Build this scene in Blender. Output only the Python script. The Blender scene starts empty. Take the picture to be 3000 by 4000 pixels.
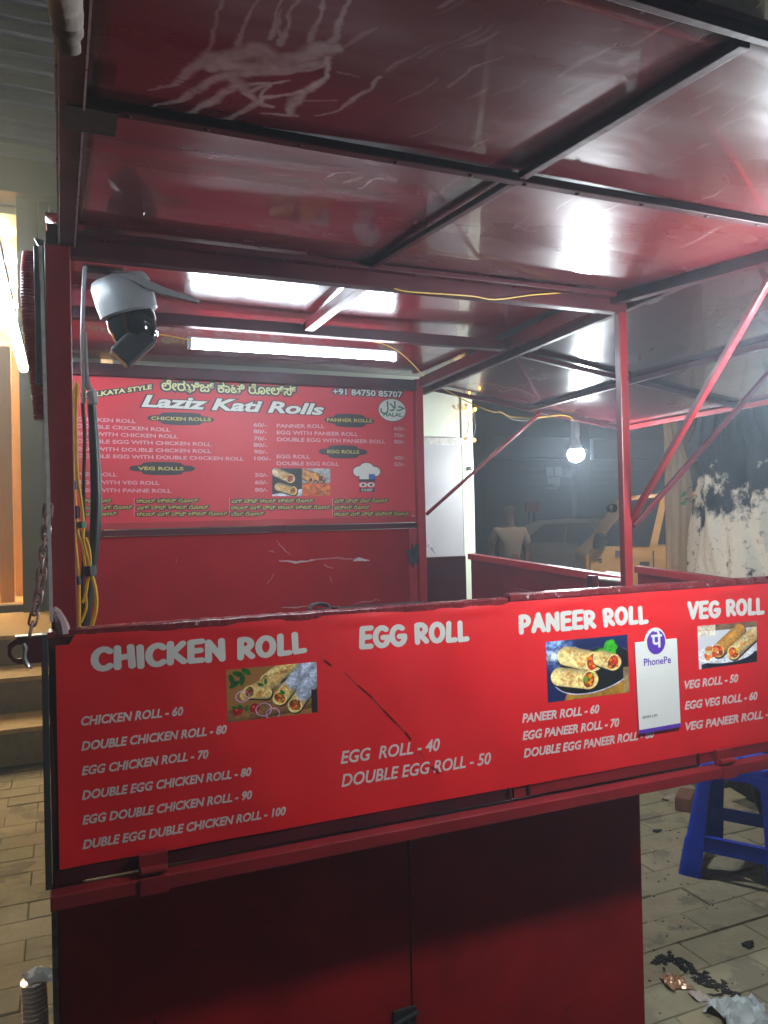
import bpy, bmesh, math, random
import numpy as np
from mathutils import Vector, Matrix
random.seed(7)
S = bpy.context.scene
COL = S.collection

# ------------------------------------------------------------------ camera, world, exposure
CAMZ = 1.5
YAW = math.radians(67.3)
PITCH = 24 / 3004.0
ROLL = 0.022
FPX = 3004.0
F0 = Vector((math.cos(YAW), math.sin(YAW), 0))
R0 = Vector((math.sin(YAW), -math.cos(YAW), 0))
Z0 = Vector((0, 0, 1))
FW = (F0 + Z0 * PITCH).normalized()
U1 = R0.cross(FW)
RT = (R0 * math.cos(ROLL) - U1 * math.sin(ROLL)).normalized()
UP = RT.cross(FW)
CAMP = Vector((0, 0, CAMZ))
cd = bpy.data.cameras.new('camera')
cam = bpy.data.objects.new('camera', cd)
COL.objects.link(cam)
cam.matrix_world = Matrix(((RT.x, UP.x, -FW.x, 0), (RT.y, UP.y, -FW.y, 0), (RT.z, UP.z, -FW.z, CAMZ), (0, 0, 0, 1)))
cd.sensor_fit = 'HORIZONTAL'
cd.sensor_width = 36
cd.lens = 36 * FPX / 3000
cd.clip_start = 0.02
cd.clip_end = 500
S.camera = cam

W = bpy.data.worlds.new('World')
S.world = W
W.use_nodes = True
wn = W.node_tree
bg = wn.nodes['Background']
sky = wn.nodes.new('ShaderNodeTexSky')
sky.sky_type = 'NISHITA'
sky.sun_disc = False
sky.sun_elevation = math.radians(-3.0)
sky.sun_rotation = math.radians(250)
wn.links.new(sky.outputs[0], bg.inputs[0])
bg.inputs[1].default_value = 0.85

S.view_settings.view_transform = 'Standard'
S.view_settings.look = 'None'
S.view_settings.exposure = 0
S.view_settings.gamma = 1
S.view_settings.use_curve_mapping = False
S.render.engine = 'CYCLES'
S.cycles.max_bounces = 8
S.cycles.sample_clamp_indirect = 6
S.cycles.use_denoising = True

TUBE_E, TUBE2_E, BULB_E, BULB2_E = 74, 62, 1000, 1350


def ray(x, y):
    return (FW + RT * ((x - 1500) / FPX) - UP * ((y - 2000) / FPX))


def onY(x, y, Y):
    d = ray(x, y)
    return CAMP + d * (Y / d.y)


def onX(x, y, X):
    d = ray(x, y)
    return CAMP + d * (X / d.x)


def onZ(x, y, z):
    d = ray(x, y)
    return CAMP + d * ((z - CAMZ) / d.z)


def dep(x, y, t):
    return CAMP + ray(x, y) * t


# ------------------------------------------------------------------ materials
def lin(c):
    return tuple(c) + (1,) if len(c) == 3 else tuple(c)


def mat(name, c1, c2=None, rough=.5, metal=0., scale=8., bump=0., bscale=60., spec=.5, r2=None, coat=0., wear=None, wscale=30., wthr=.68, detail=5, trans=0., em=0, emc=None, mask=None, maskc=(.4, .35, .35), maska=1., stretch=None, spots=None, world=False):
    m = bpy.data.materials.new(name)
    m.use_nodes = True
    nt = m.node_tree
    N, L = nt.nodes, nt.links
    b = N['Principled BSDF']
    b.inputs['Roughness'].default_value = rough
    b.inputs['Metallic'].default_value = metal
    b.inputs['Specular IOR Level'].default_value = spec
    b.inputs['Coat Weight'].default_value = coat
    b.inputs['Transmission Weight'].default_value = trans
    if em:
        b.inputs['Emission Color'].default_value = lin(emc or c1)
        b.inputs['Emission Strength'].default_value = em
    tc = N.new('ShaderNodeTexCoord')
    src = N.new('ShaderNodeNewGeometry').outputs['Position'] if world else tc.outputs['Object']
    if stretch:
        mp = N.new('ShaderNodeMapping')
        mp.inputs['Scale'].default_value = stretch
        L.new(src, mp.inputs['Vector'])
        src = mp.outputs[0]
    nz = N.new('ShaderNodeTexNoise')
    nz.inputs['Scale'].default_value = scale
    nz.inputs['Detail'].default_value = detail
    nz.inputs['Roughness'].default_value = .62
    L.new(src, nz.inputs['Vector'])
    rp = N.new('ShaderNodeValToRGB')
    rp.color_ramp.elements[0].position = .32
    rp.color_ramp.elements[1].position = .68
    rp.color_ramp.elements[0].color = lin(c1)
    rp.color_ramp.elements[1].color = lin(c2 or c1)
    L.new(nz.outputs['Fac'], rp.inputs[0])
    col = rp.outputs[0]

    def mix(fac, a, c):
        x = N.new('ShaderNodeMix')
        x.data_type = 'RGBA'
        L.new(fac, x.inputs[0])
        L.new(a, x.inputs[6])
        x.inputs[7].default_value = lin(c)
        return x.outputs[2]
    if wear:
        n2 = N.new('ShaderNodeTexNoise')
        n2.inputs['Scale'].default_value = wscale
        n2.inputs['Detail'].default_value = 8
        n2.inputs['Roughness'].default_value = .7
        L.new(src, n2.inputs['Vector'])
        r3 = N.new('ShaderNodeValToRGB')
        r3.color_ramp.elements[0].position = wthr
        r3.color_ramp.elements[1].position = min(wthr + .03, 1)
        L.new(n2.outputs['Fac'], r3.inputs[0])
        col = mix(r3.outputs[0], col, wear)
    if mask:
        img, ax, u0, u1, v0, v1 = mask
        sp = N.new('ShaderNodeSeparateXYZ')
        L.new(tc.outputs['Object'], sp.inputs[0])
        cb = N.new('ShaderNodeCombineXYZ')
        for k, (a, lo, hi) in enumerate(((ax[0], u0, u1), (ax[1], v0, v1))):
            mr = N.new('ShaderNodeMapRange')
            mr.clamp = False
            mr.inputs[1].default_value = lo
            mr.inputs[2].default_value = hi
            L.new(sp.outputs[a], mr.inputs[0])
            L.new(mr.outputs[0], cb.inputs[k])
        it = N.new('ShaderNodeTexImage')
        it.image = img
        it.extension = 'EXTEND'
        L.new(cb.outputs[0], it.inputs[0])
        mm = N.new('ShaderNodeMath')
        mm.operation = 'MULTIPLY'
        mm.inputs[1].default_value = maska
        L.new(it.outputs[0], mm.inputs[0])
        col = mix(mm.outputs[0], col, maskc)
    L.new(col, b.inputs['Base Color'])
    if r2 is not None:
        mr = N.new('ShaderNodeMapRange')
        mr.inputs[1].default_value = .3
        mr.inputs[2].default_value = .7
        mr.inputs[3].default_value = rough
        mr.inputs[4].default_value = r2
        n4 = N.new('ShaderNodeTexNoise')
        n4.inputs['Scale'].default_value = scale * 1.7
        n4.inputs['Detail'].default_value = 6
        L.new(src, n4.inputs['Vector'])
        L.new(n4.outputs['Fac'], mr.inputs[0])
        L.new(mr.outputs[0], b.inputs['Roughness'])
    if bump:
        n5 = N.new('ShaderNodeTexNoise')
        n5.inputs['Scale'].default_value = bscale
        n5.inputs['Detail'].default_value = 6
        L.new(src, n5.inputs['Vector'])
        bp = N.new('ShaderNodeBump')
        bp.inputs['Strength'].default_value = 1
        bp.inputs['Distance'].default_value = bump
        L.new(n5.outputs['Fac'], bp.inputs['Height'])
        L.new(bp.outputs[0], b.inputs['Normal'])
    return m


def emis(name, c, s):
    m = bpy.data.materials.new(name)
    m.use_nodes = True
    n = m.node_tree.nodes
    n.clear()
    e = n.new('ShaderNodeEmission')
    o = n.new('ShaderNodeOutputMaterial')
    e.inputs[0].default_value = lin(c)
    e.inputs[1].default_value = s
    m.node_tree.links.new(e.outputs[0], o.inputs[0])
    return m


def vnoise(h, w, cell, seed, octs=4):
    rs = np.random.RandomState(seed)
    out = np.zeros((h, w))
    amp, tot = 1., 0.
    for o in range(octs):
        c = max(cell / (2 ** o), 1.5)
        gh, gw = int(h / c) + 3, int(w / c) + 3
        g = rs.rand(gh, gw)
        yy = np.arange(h) / c
        xx = np.arange(w) / c
        y0, x0 = yy.astype(int), xx.astype(int)
        fy, fx = (yy - y0)[:, None], (xx - x0)[None, :]
        fy = fy * fy * (3 - 2 * fy)
        fx = fx * fx * (3 - 2 * fx)
        a = g[y0][:, x0]
        b = g[y0][:, x0 + 1]
        c_ = g[y0 + 1][:, x0]
        d = g[y0 + 1][:, x0 + 1]
        out += amp * ((a * (1 - fx) + b * fx) * (1 - fy) + (c_ * (1 - fx) + d * fx) * fy)
        tot += amp
        amp *= .55
    return out / tot


def to_image(name, arr, noncolor=False):
    h, w = arr.shape[:2]
    im = bpy.data.images.new(name, w, h, alpha=False)
    if noncolor:
        im.colorspace_settings.name = 'Non-Color'
    px = np.ones((h, w, 4), dtype=np.float32)
    if arr.ndim == 2:
        px[..., 0] = px[..., 1] = px[..., 2] = np.clip(arr, 0, 1)
    else:
        px[..., :3] = np.clip(arr, 0, 1)
    im.pixels.foreach_set(px[::-1].ravel() if arr.ndim == 3 else px.ravel())
    im.update()
    return im


def stroke_mask(name, strokes, u0, u1, v0, v1, w, h, seed=3, soft=.6):
    """strokes: (list of (u, v, halfwidth), strength) in surface metres; row 0 is v0"""
    uu = u0 + (np.arange(w) + .5) / w * (u1 - u0)
    vv = v0 + (np.arange(h) + .5) / h * (v1 - v0)
    UU, VV = np.meshgrid(uu, vv)
    n = vnoise(h, w, 26, seed, 5)
    n2 = vnoise(h, w, 7, seed + 1, 3)
    UU = UU + (vnoise(h, w, 34, seed + 2, 4) - .5) * .02
    VV = VV + (vnoise(h, w, 34, seed + 3, 4) - .5) * .02
    M = np.zeros((h, w))
    for pts, st in strokes:
        for (a, b, r), (c, d, q) in zip(pts[:-1], pts[1:]):
            dx, dy = c - a, d - b
            l2 = dx * dx + dy * dy + 1e-12
            t = np.clip(((UU - a) * dx + (VV - b) * dy) / l2, 0, 1)
            dist = np.hypot(UU - a - t * dx, VV - b - t * dy)
            rr = r + (q - r) * t
            M = np.maximum(M, st * np.clip((rr - dist) / (soft * rr) + .3, 0, 1))
    M = M * np.clip(.25 + 1.1 * n + .5 * (n2 - .5), 0, 1)
    return to_image(name, M, True)


# ------------------------------------------------------------------ mesh builder
class MB:
    def __init__(s):
        s.v, s.f, s.m = [], [], []
        s.mi = 0

    def add(s, vs, fs):
        b = len(s.v)
        s.v += [Vector(v) for v in vs]
        for f in fs:
            s.f.append([i + b for i in f])
            s.m.append(s.mi)
        return s

    def box(s, a, b):
        x0, y0, z0 = a
        x1, y1, z1 = b
        return s.add([(x0, y0, z0), (x1, y0, z0), (x1, y1, z0), (x0, y1, z0), (x0, y0, z1), (x1, y0, z1), (x1, y1, z1), (x0, y1, z1)],
                     [(0, 3, 2, 1), (4, 5, 6, 7), (0, 1, 5, 4), (1, 2, 6, 5), (2, 3, 7, 6), (3, 0, 4, 7)])

    def bar(s, p, q, w, h, up=(0, 0, 1), w2=None, h2=None):
        p, q = Vector(p), Vector(q)
        d = (q - p).normalized()
        u = Vector(up)
        r = d.cross(u).normalized()
        u = r.cross(d)
        vs = []
        for pt, ww, hh in ((p, w, h), (q, w2 or w, h2 or h)):
            for a, b in ((-1, -1), (1, -1), (1, 1), (-1, 1)):
                vs.append(pt + r * a * ww / 2 + u * b * hh / 2)
        return s.add(vs, [(0, 1, 2, 3), (7, 6, 5, 4), (0, 4, 5, 1), (1, 5, 6, 2), (2, 6, 7, 3), (3, 7, 4, 0)])

    def tube(s, pts, r, n=8, closed=False, radii=None, caps=True):
        pts = [Vector(p) for p in pts]
        m = len(pts)
        vs = []
        prev = None
        for i, p in enumerate(pts):
            if closed:
                d = pts[(i + 1) % m] - pts[i - 1]
            else:
                d = pts[min(i + 1, m - 1)] - pts[max(i - 1, 0)]
            if d.length < 1e-9:
                d = Vector((0, 0, 1))
            d.normalize()
            if prev is None:
                prev = d.orthogonal().normalized()
            prev = (prev - d * prev.dot(d))
            if prev.length < 1e-6:
                prev = d.orthogonal()
            prev.normalize()
            b = d.cross(prev)
            rr = radii[i] if radii else r
            for k in range(n):
                a = 2 * math.pi * k / n
                vs.append(p + (prev * math.cos(a) + b * math.sin(a)) * rr)
        fs = []
        for i in range(m if closed else m - 1):
            j = (i + 1) % m
            for k in range(n):
                fs.append((i * n + k, i * n + (k + 1) % n, j * n + (k + 1) % n, j * n + k))
        if not closed and caps:
            fs.append(tuple(range(n))[::-1])
            fs.append(tuple((m - 1) * n + k for k in range(n)))
        return s.add(vs, fs)

    def prism(s, pts, off):
        """polygon (3D points) extruded by vector off"""
        n = len(pts)
        off = Vector(off)
        pts = [Vector(p) for p in pts]
        return s.add(pts + [p + off for p in pts], [tuple(range(n))[::-1], tuple(range(n, 2 * n))] + [(i, (i + 1) % n, n + (i + 1) % n, n + i) for i in range(n)])

    def lathe(s, o, ax, prof, n=20):
        o = Vector(o)
        ax = Vector(ax).normalized()
        a = ax.orthogonal().normalized()
        b = ax.cross(a)
        vs = []
        for (r, h) in prof:
            for k in range(n):
                t = 2 * math.pi * k / n
                vs.append(o + ax * h + (a * math.cos(t) + b * math.sin(t)) * max(r, 1e-4))
        fs = []
        for i in range(len(prof) - 1):
            for k in range(n):
                fs.append((i * n + k, i * n + (k + 1) % n, (i + 1) * n + (k + 1) % n, (i + 1) * n + k))
        fs.append(tuple(range(n))[::-1])
        fs.append(tuple((len(prof) - 1) * n + k for k in range(n)))
        return s.add(vs, fs)

    def grid(s, fn, nu, nv):
        vs = [fn(i / nu, j / nv) for j in range(nv + 1) for i in range(nu + 1)]
        fs = [(j * (nu + 1) + i, j * (nu + 1) + i + 1, (j + 1) * (nu + 1) + i + 1, (j + 1) * (nu + 1) + i) for j in range(nv) for i in range(nu)]
        return s.add(vs, fs)

    def build(s, name, mats, parent=None, bevel=0, smooth=False, origin=None):
        me = bpy.data.meshes.new(name)
        o0 = Vector(origin) if origin is not None else (parent_loc(parent) if parent else Vector((0, 0, 0)))
        me.from_pydata([v - o0 for v in s.v], [], s.f)
        ms = mats if isinstance(mats, (list, tuple)) else [mats]
        for m in ms:
            me.materials.append(m)
        me.polygons.foreach_set('material_index', s.m)
        if smooth:
            me.polygons.foreach_set('use_smooth', [True] * len(s.f))
        me.update()
        bm = bmesh.new()
        bm.from_mesh(me)
        bmesh.ops.recalc_face_normals(bm, faces=bm.faces)
        bm.to_mesh(me)
        bm.free()
        if smooth:
            try:
                me.set_sharp_from_angle(angle=math.radians(42))
            except Exception:
                pass
        o = bpy.data.objects.new(name, me)
        COL.objects.link(o)
        if parent:
            o.parent = parent
            o.location = o0 - parent_loc(parent)
        else:
            o.location = o0
        if bevel:
            b = o.modifiers.new('bevel', 'BEVEL')
            b.width = bevel
            b.segments = 2
            b.limit_method = 'ANGLE'
        return o


def parent_loc(p):
    v = Vector((0, 0, 0))
    while p:
        v += p.location
        p = p.parent
    return v


def thing(name, label, cat, loc=(0, 0, 0), group=None):
    o = bpy.data.objects.new(name, None)
    COL.objects.link(o)
    o.location = loc
    o.empty_display_size = .1
    return tag(o, label, cat, group)


def tag(o, label, cat, group=None):
    o['label'] = label
    o['category'] = cat
    if group:
        o['group'] = group
    return o


def struct(o):
    o['kind'] = 'structure'
    return o


def stuff(o):
    o['kind'] = 'stuff'
    return o


def frame_sheet(n):
    return n


# ------------------------------------------------------------------ text
def text_mesh(t, bevel=0., shear=0., space=1.):
    c = bpy.data.curves.new('tmp', 'FONT')
    c.body = t
    c.size = 1
    c.shear = shear
    c.bevel_depth = bevel
    c.bevel_resolution = 0 if bevel < .03 else 1
    c.space_character = space
    c.resolution_u = 3
    o = bpy.data.objects.new('tmp', c)
    COL.objects.link(o)
    dg = bpy.context.evaluated_depsgraph_get()
    me = bpy.data.meshes.new_from_object(o.evaluated_get(dg))
    vs = [v.co.copy() for v in me.vertices]
    fs = [list(p.vertices) for p in me.polygons]
    bpy.data.objects.remove(o)
    bpy.data.curves.remove(c)
    bpy.data.meshes.remove(me)
    return vs, fs


CAPH = {}


def cap_height():
    if 'E' not in CAPH:
        vs, _ = text_mesh('E')
        CAPH['E'] = max(v.y for v in vs)
    return CAPH['E']


def place_text(parent, t, p0, p1, cap, m, nrm, lift=.001, bevel=0., shear=0., outline=None, ob=.05, name='lettering', space=1., upv=None, snap=None):
    """flat print: runs from p0 to p1, capital height cap, on the surface facing nrm"""
    p0, p1, nrm = Vector(p0), Vector(p1), Vector(nrm).normalized()
    e1 = (p1 - p0)
    Lw = e1.length
    e1.normalize()
    e2 = Vector(upv) if upv else Vector((0, 0, 1))
    e2 = (e2 - nrm * e2.dot(nrm)).normalized()
    ref = None
    for (bb, mm, lf) in (([(ob, outline, lift)] if outline else []) + [(bevel, m, lift + (.0005 if outline else 0))]):
        vs, fs = text_mesh(t, bb, shear, space)
        if ref is None or not outline:
            pass
        base, _ = (vs, fs) if bb == bevel else text_mesh(t, bevel, shear, space)
        x0, x1 = min(v.x for v in base), max(v.x for v in base)
        sx = Lw / (x1 - x0)
        sy = cap / cap_height()
        b = MB()
        zs = .00025 / max(bb, .02) if bb else 0
        pp = [p0 + e1 * (v.x - x0) * sx + e2 * v.y * sy + nrm * (lf + v.z * zs) for v in vs]
        if snap:
            pp = [Vector((q.x, q.y - snap(q.x, q.z), q.z)) for q in pp]
        b.add(pp, fs)
        o = b.build(name, mm, parent)
        if outline and bb == ob and mm is outline:
            o.name = 'lettering_outline'
    return o


# chunky rounded heading alphabet: strokes on a 1-high grid
def arc(cx, cy, rx, ry, a0, a1, n=10):
    return [(cx + rx * math.cos(math.radians(a0 + (a1 - a0) * i / n)), cy + ry * math.sin(math.radians(a0 + (a1 - a0) * i / n))) for i in range(n + 1)]


GL = {
    'C': (.62, [arc(.36, .5, .26, .38, 48, 312, 12)]),
    'H': (.66, [[(.12, .12), (.14, .88)], [(.54, .12), (.52, .88)], [(.13, .48), (.53, .52)]]),
    'I': (.28, [[(.14, .12), (.13, .88)]]),
    'K': (.62, [[(.12, .12), (.13, .88)], [(.5, .86), (.17, .47)], [(.2, .5), (.53, .13)]]),
    'E': (.55, [[(.13, .12), (.13, .88)], [(.13, .88), (.46, .9)], [(.13, .51), (.42, .53)], [(.13, .12), (.47, .13)]]),
    'N': (.68, [[(.12, .12), (.13, .86)], [(.13, .86), (.55, .15)], [(.55, .13), (.54, .88)]]),
    'R': (.6, [[(.13, .12), (.12, .86)], [(.12, .86)] + arc(.26, .67, .2, .2, 90, -90, 8) + [(.14, .47)], [(.25, .45), (.5, .14)]]),
    'O': (.7, [arc(.35, .5, .24, .37, 0, 360, 16)]),
    'L': (.5, [[(.14, .88), (.13, .13)], [(.13, .13), (.42, .15)]]),
    'G': (.66, [arc(.36, .5, .26, .38, 52, 335, 12) + [(.6, .46)], [(.6, .46), (.4, .46)]]),
    'P': (.58, [[(.13, .12), (.12, .86)], [(.12, .86)] + arc(.26, .65, .2, .21, 90, -90, 8) + [(.14, .44)]]),
    'A': (.66, [[(.1, .12), (.33, .88)], [(.33, .88), (.56, .12)], [(.2, .36), (.46, .37)]]),
    'V': (.62, [[(.09, .88), (.31, .13)], [(.31, .13), (.54, .9)]]),
    ' ': (.34, []),
}


def heading(parent, t, p0, p1, cap, m, nrm, r=.112, snap=None):
    p0, p1, nrm = Vector(p0), Vector(p1), Vector(nrm)
    e1 = (p1 - p0).normalized()
    e2 = Vector((0, 0, 1))
    tot = sum(GL[c][0] for c in t)
    sx = (p1 - p0).length / tot
    b = MB()
    x = 0
    lv = 0
    rnd = random.Random(len(t))
    for c in t:
        w, strokes = GL[c]
        dy = rnd.uniform(-.03, .03)
        ro = rnd.uniform(-.04, .04)
        for st in strokes:
            for (a, d), (a2, d2) in zip(st[:-1], st[1:]):
                lv += 1
                h = .0003 + (lv % 40) * .00001
                # capsule
                dx, dz = a2 - a, d2 - d
                l = math.hypot(dx, dz) or 1
                ang = math.atan2(dz, dx)
                ring = []
                for k in range(9):
                    tt = ang + math.pi / 2 + math.pi * k / 8
                    ring.append((a + r * math.cos(tt), d + r * math.sin(tt)))
                for k in range(9):
                    tt = ang - math.pi / 2 + math.pi * k / 8
                    ring.append((a2 + r * math.cos(tt), d2 + r * math.sin(tt)))
                pts = []
                for (q, s) in ring:
                    q2 = q + ro * (s - .5)
                    w3 = p0 + e1 * (x + q2) * sx + e2 * (s + dy - ro * (q - w / 2)) * cap + nrm * h
                    if snap:
                        w3.y -= snap(w3.x, w3.z)
                    pts.append(w3)
                b.add(pts, [tuple(range(len(pts)))])
        x += w
    return b.build('heading_lettering', m, parent)


# ------------------------------------------------------------------ palette
RED1, RED2 = (.22, .012, .016), (.15, .008, .012)
M = {}
M['enamel'] = mat('maroon_enamel', RED1, RED2, rough=.3, r2=.45, scale=6, bump=.0006, bscale=90, wear=(.05, .03, .03), wscale=14, wthr=.74)
M['enamel_dark'] = mat('dark_maroon_enamel', (.075, .006, .01), (.035, .004, .007), spec=.3, rough=.42, r2=.6, scale=7, bump=.0006, bscale=70, wear=(.02, .016, .018), wscale=16, wthr=.7)
M['enamel_bright'] = mat('bright_red_enamel', (.42, .02, .025), (.3, .014, .02), rough=.32, r2=.5, scale=5, bump=.0004, bscale=80)
M['wallred'] = mat('red_wall_enamel', (.36, .014, .02), (.27, .01, .016), rough=.42, r2=.6, scale=4, bump=.0005, bscale=50, wear=(.2, .06, .06), wscale=26, wthr=.76)
M['bodyred'] = mat('cart_body_enamel', (.34, .011, .012), (.2, .007, .009), spec=.15, rough=.55, r2=.75, scale=5, bump=.0008, bscale=60, wear=(.02, .02, .02), wscale=9, wthr=.66)
M['vinyl'] = mat('red_vinyl_print', (.72, .009, .013), (.58, .007, .011), spec=.4, rough=.4, r2=.6, scale=3, bump=.0028, bscale=7, wear=(.5, .03, .03), wscale=45, wthr=.73)
M['menuvinyl'] = mat('menu_vinyl_print', (.52, .012, .026), (.45, .01, .022), rough=.34, r2=.42, scale=5, bump=.0012, bscale=260)
M['offwhite'] = mat('offwhite_print', (.62, .6, .55), (.56, .54, .5), rough=.55)
M['pinkwhite'] = mat('pale_print', (.62, .5, .48), (.55, .44, .42), rough=.55)
M['menuwhite'] = mat('menu_pale_print', (.56, .3, .34), (.5, .26, .3), rough=.4)
M['yellowprint'] = mat('yellow_print', (.5, .4, .07), (.42, .33, .06), rough=.4)
M['paleyellow'] = mat('pale_yellow_print', (.62, .6, .28), rough=.4)
M['blackprint'] = mat('black_print', (.02, .014, .02), rough=.45)
M['iron'] = mat('black_iron', (.02, .02, .023), (.035, .03, .03), rough=.5, r2=.7, scale=20, bump=.0006, bscale=80)
M['steel'] = mat('galvanised_steel', (.5, .5, .5), (.38, .37, .37), rough=.3, r2=.5, metal=.9, scale=25)
M['rusty'] = mat('rusty_chain_steel', (.26, .12, .1), (.4, .3, .28), rough=.45, metal=.6, scale=60)
M['whiteplastic'] = mat('white_plastic', (.22, .23, .24), (.18, .19, .2), rough=.4)
M['blackplastic'] = mat('black_plastic', (.018, .02, .022), (.03, .03, .032), rough=.35, r2=.5)
M['yellowwire'] = mat('yellow_wire', (.62, .36, .02), (.5, .28, .02), rough=.45, scale=40)
M['greentape'] = mat('green_tape', (.01, .12, .06), rough=.5)
M['bluestool'] = mat('blue_plastic', (.012, .04, .5), (.018, .055, .6), rough=.36, r2=.5, scale=14, bump=.0004, bscale=120, wear=(.12, .18, .42), wscale=22, wthr=.73)
M['tyre'] = mat('tyre_rubber', (.018, .018, .018), (.03, .028, .026), rough=.8, scale=40)
M['glassdark'] = mat('dark_window_glass', (.006, .008, .012), (.01, .012, .016), rough=.08, spec=.6)
M['kiosk'] = mat('cream_kiosk_paint', (.6, .62, .5), (.55, .57, .46), rough=.35, r2=.5, scale=3)
M['kiosk2'] = mat('grey_kiosk_door', (.36, .34, .34), (.3, .29, .29), rough=.45, scale=3)
M['tape'] = mat('clear_packing_tape', (.5, .47, .42), (.36, .34, .31), rough=.15, r2=.4, scale=30, bump=.003, bscale=60)

# ------------------------------------------------------------------ ground and paving
g = MB()
g.add([(-60, -30, -.016), (90, -30, -.016), (90, 90, -.016), (-60, 90, -.016)], [(0, 1, 2, 3)])
struct(g.build('ground', mat('dirty_ground', (.1, .085, .06), (.045, .038, .03), rough=.9, scale=3, bump=.006, bscale=22, detail=8)))
mroad = mat('asphalt_road', (.05, .05, .052), (.035, .035, .037), rough=.85, scale=9, bump=.004, bscale=70)
g = MB()
g.add([(1.2, 6.2, -.01), (60, 6.2, -.01), (60, 15, -.01), (1.2, 15, -.01)], [(0, 1, 2, 3)])
struct(g.build('road', mroad))
pv = [mat('concrete_paver_%s' % k, c1, c2, rough=.8, r2=.92, scale=9, bump=.0025, bscale=45, wear=(.25, .215, .145), wscale=3.6, wthr=.54, detail=9, world=True)
      for k, c1, c2 in (('grey', (.4, .35, .22), (.31, .27, .165)), ('tan', (.43, .36, .22), (.33, .275, .165)), ('dull', (.37, .325, .205), (.29, .25, .155)))]
pm = []
for k in range(6):
    rr = random.Random(k)
    b = MB()
    w, h, c = .1497, .0742, .003
    z = [rr.uniform(-.002, .002) for _ in range(4)]
    top = [(-w + c, -h + c, z[0]), (w - c, -h + c, z[1]), (w - c, h - c, z[2]), (-w + c, h - c, z[3])]
    rim = [(-w, -h, -.0042), (w, -h, -.0042), (w, h, -.0042), (-w, h, -.0042)]
    bot = [(x, y, -.03) for x, y, _ in rim]
    b.add(top + rim + bot, [(0, 1, 2, 3)] + [(i, 4 + i, 4 + (i + 1) % 4, (i + 1) % 4) for i in range(4)] + [(4 + i, 8 + i, 8 + (i + 1) % 4, 4 + (i + 1) % 4) for i in range(4)])
    o = b.build('t', pv[k % 3])
    pm.append(o.data)
    bpy.data.objects.remove(o)
pave = struct(bpy.data.objects.new('pavement', bpy.data.meshes.new('pavement')))
bb = MB()
bb.add([(-1.3, .9, -.0065), (4.1, .9, -.0065), (4.1, 5.3, -.0065), (-1.3, 5.3, -.0065)], [(0, 1, 2, 3)])
bpy.data.objects.remove(pave)
pave = struct(bb.build('pavement', mat('paver_joint_dirt', (.06, .05, .035), (.13, .112, .075), rough=.95, scale=12, bump=.004, bscale=60)))
TREE = Vector((4.09, 3.44, 0))
rp = random.Random(5)
for (xa, xb, ya, yb) in ((-.6, .06, 1.6, 5.3), (1.35, 3.9, 1.35, 3.6)):
    for j in range(int((yb - ya) / .15)):
        y = ya + .075 + j * .15
        nx = int((xb - xa) / .302) + 1
        for i in range(nx):
            x = xa + .15 + i * .302 + (.151 if j % 2 else 0)
            if (Vector((x, y, 0)) - TREE).length < .95 or (x > 2.9 and y > 3.3):
                continue
            o = bpy.data.objects.new('paver', pm[rp.randrange(6)])
            COL.objects.link(o)
            o.parent = pave
            o.location = (x, y, rp.uniform(-.0022, .001))
            o.rotation_euler = (rp.uniform(-.008, .008), rp.uniform(-.006, .006), rp.uniform(-.008, .008))
# soil of the tree pit
rs = random.Random(11)
b = MB()


def soil(u, v):
    a = u * 2 * math.pi
    r = v * (1.0 + .12 * math.sin(3 * a + 1) + .07 * math.sin(7 * a))
    z = .05 * (1 - v) ** .6 + .02 * math.sin(9 * a) * math.sin(v * 9) * (1 - v) - .012 * (v > .96) + .004
    return TREE + Vector((r * math.cos(a), r * math.sin(a), z))


b.grid(soil, 60, 14)
struct(b.build('tree_pit_soil', mat('dark_soil', (.016, .012, .009), (.008, .006, .005), spec=.1, rough=.95, scale=14, bump=.012, bscale=40), smooth=True))

# ------------------------------------------------------------------ the stall
YF = 1.54           # front plane of the frame
XR = 1.36           # right side
YB = 2.88           # back wall plane
ST = thing('food_stall', 'dark red metal street food stall with raised canopy flaps and menu boards', 'food stall', (.68, 2.2, 0))
en, ed, eb = M['enamel'], M['enamel_dark'], M['enamel_bright']

# posts
MB().box((-.022, YF, .8), (.022, YF + .042, 2.02)).build('post', en, ST, bevel=.002)
MB().box((1.295, YF + .002, .8), (1.32, YF + .022, 2.02)).build('post', en, ST, bevel=.002)
MB().box((-.02, YB - .03, .8), (.02, YB + .01, 2.06)).build('post', en, ST, bevel=.002)
MB().box((XR - .012, YB - .022, .8), (XR + .022, YB + .012, 2.07)).build('post', M['wallred'], ST, bevel=.002)
# beams
MB().box((-.02, YF + .001, 2.0025), (1.318, YF + .03, 2.045)).build('beam', ed, ST, bevel=.002)
MB().box((.022, 2.11, 2.03), (1.318, 2.14, 2.062)).build('beam', ed, ST, bevel=.002)
MB().box((.022, YB - .04, 2.02), (XR - .014, YB - .002, 2.062)).build('beam', ed, ST, bevel=.002)
MB().bar((1.318, YF + .04, 2.0555), (1.377, YB - .026, 2.0555), .028, .039).build('beam', en, ST, bevel=.002)
MB().box((-.018, YF + .044, 2.036), (.018, YB - .034, 2.075)).build('beam', ed, ST, bevel=.002)
MB().bar((.66, YF + .03, 2.052), (.66, 2.108, 2.052), .028, .026).build('beam', en, ST, bevel=.002)
# roof sheet (slightly dished, glossy)


def roof_fn(u, v):
    x = -.02 + (1.41 - .05 * (1 - v)) * u
    y = YF + .01 + (YB - YF - .01) * v
    return Vector((x, y, 2.082 + .004 * math.sin(5 * u + 2) * math.sin(4 * v) - .003 * math.cos(9 * v)))


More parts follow.
